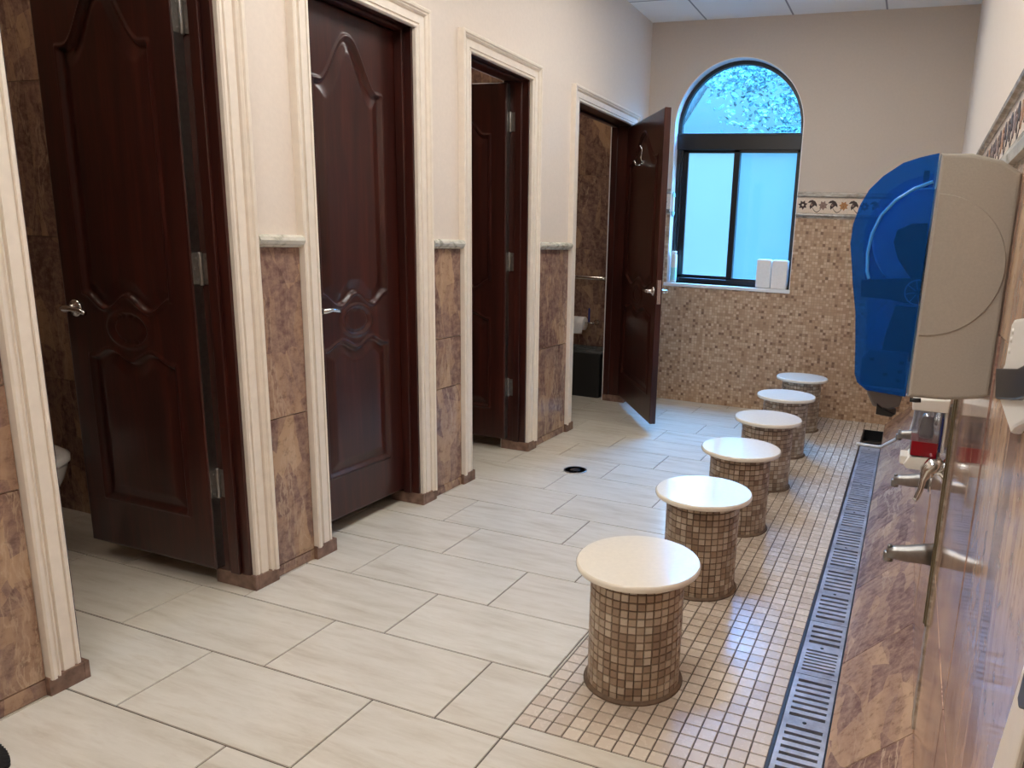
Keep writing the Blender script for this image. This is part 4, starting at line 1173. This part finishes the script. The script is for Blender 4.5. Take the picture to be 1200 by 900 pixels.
w = bpy.data.worlds.new('sky'); sc.world = w; w.use_nodes = True
wt = w.node_tree; bg = wt.nodes['Background']
tc = wt.nodes.new('ShaderNodeTexCoord'); sx_ = wt.nodes.new('ShaderNodeSeparateXYZ'); wt.links.new(tc.outputs['Generated'], sx_.inputs[0])
def wramp(stops):
    nd = wt.nodes.new('ShaderNodeValToRGB'); cr = nd.color_ramp
    while len(cr.elements) < len(stops): cr.elements.new(.5)
    for e, (p, c) in zip(cr.elements, stops): e.position = p; e.color = c
    wt.links.new(sx_.outputs[2], nd.inputs[0]); return nd.outputs[0]
wt.links.new(wramp([(0.0, (0.80, 0.90, 0.95, 1)), (0.2, (0.86, 0.94, 1, 1)), (0.5, (0.50, 0.70, 1, 1))]), bg.inputs[0])
st_ = wramp([(0.0, (.018, .018, .018, 1)), (0.13, (.02, .02, .02, 1)), (0.26, (.038, .038, .038, 1)), (0.5, (1, 1, 1, 1))])
mm = wt.nodes.new('ShaderNodeMath'); mm.operation = 'MULTIPLY'; mm.inputs[1].default_value = 72.0; wt.links.new(st_, mm.inputs[0]); wt.links.new(mm.outputs[0], bg.inputs[1])
s = bpy.data.lights.new('sun', 'SUN'); s.energy = 5.0; s.angle = 0.02; s.color = (1, .96, .9)
so_ = bpy.data.objects.new('sun', s); COL.objects.link(so_); so_.rotation_euler = (math.radians(38), 0, math.radians(8))
pl = bpy.data.lights.new('window_portal', 'AREA'); pl.shape = 'RECTANGLE'; pl.size = 1.1; pl.size_y = 1.8; pl.cycles.is_portal = True
po = bpy.data.objects.new('window_portal', pl); COL.objects.link(po); po.location = (WC, YB + .22, 1.85); po.rotation_euler = (-PI / 2, 0, 0)

# ------------------------------------------------------------------ camera
Fpx, PX, PYc = 868.82, 744.67, 471.97
pt, yw, rl, ch = math.radians(-12.37526), math.radians(19.78122), math.radians(2.61844), 1.3162
f = Vector((-math.sin(yw) * math.cos(pt), math.cos(yw) * math.cos(pt), math.sin(pt)))
rt = Vector((math.cos(yw), math.sin(yw), 0)); up = rt.cross(f)
r2 = rt * math.cos(rl) + up * math.sin(rl); u2 = up * math.cos(rl) - rt * math.sin(rl)
cam = bpy.data.cameras.new('camera'); co = bpy.data.objects.new('camera', cam); COL.objects.link(co)
mw = Matrix((r2, u2, -f)).transposed().to_4x4(); mw.translation = (0, 0, ch); co.matrix_world = mw
cam.sensor_fit = 'HORIZONTAL'; cam.sensor_width = 36; cam.lens = Fpx / 1200 * 36
cam.shift_x = (600 - PX) / 1200; cam.shift_y = (PYc - 450) / 1200; cam.clip_start = 0.02
sc.camera = co

# ------------------------------------------------------------------ render look
sc.view_settings.view_transform = 'Standard'; sc.view_settings.look = 'None'
sc.view_settings.gamma = 1.0; sc.view_settings.use_curve_mapping = False
sc.view_settings.exposure = 0.0
cy = sc.cycles
cy.max_bounces = 10; cy.diffuse_bounces = 5; cy.glossy_bounces = 5; cy.transparent_max_bounces = 12; cy.sample_clamp_indirect = 8
try:
    cy.use_denoising = True; cy.denoiser = 'OPENIMAGEDENOISE'
except Exception: pass
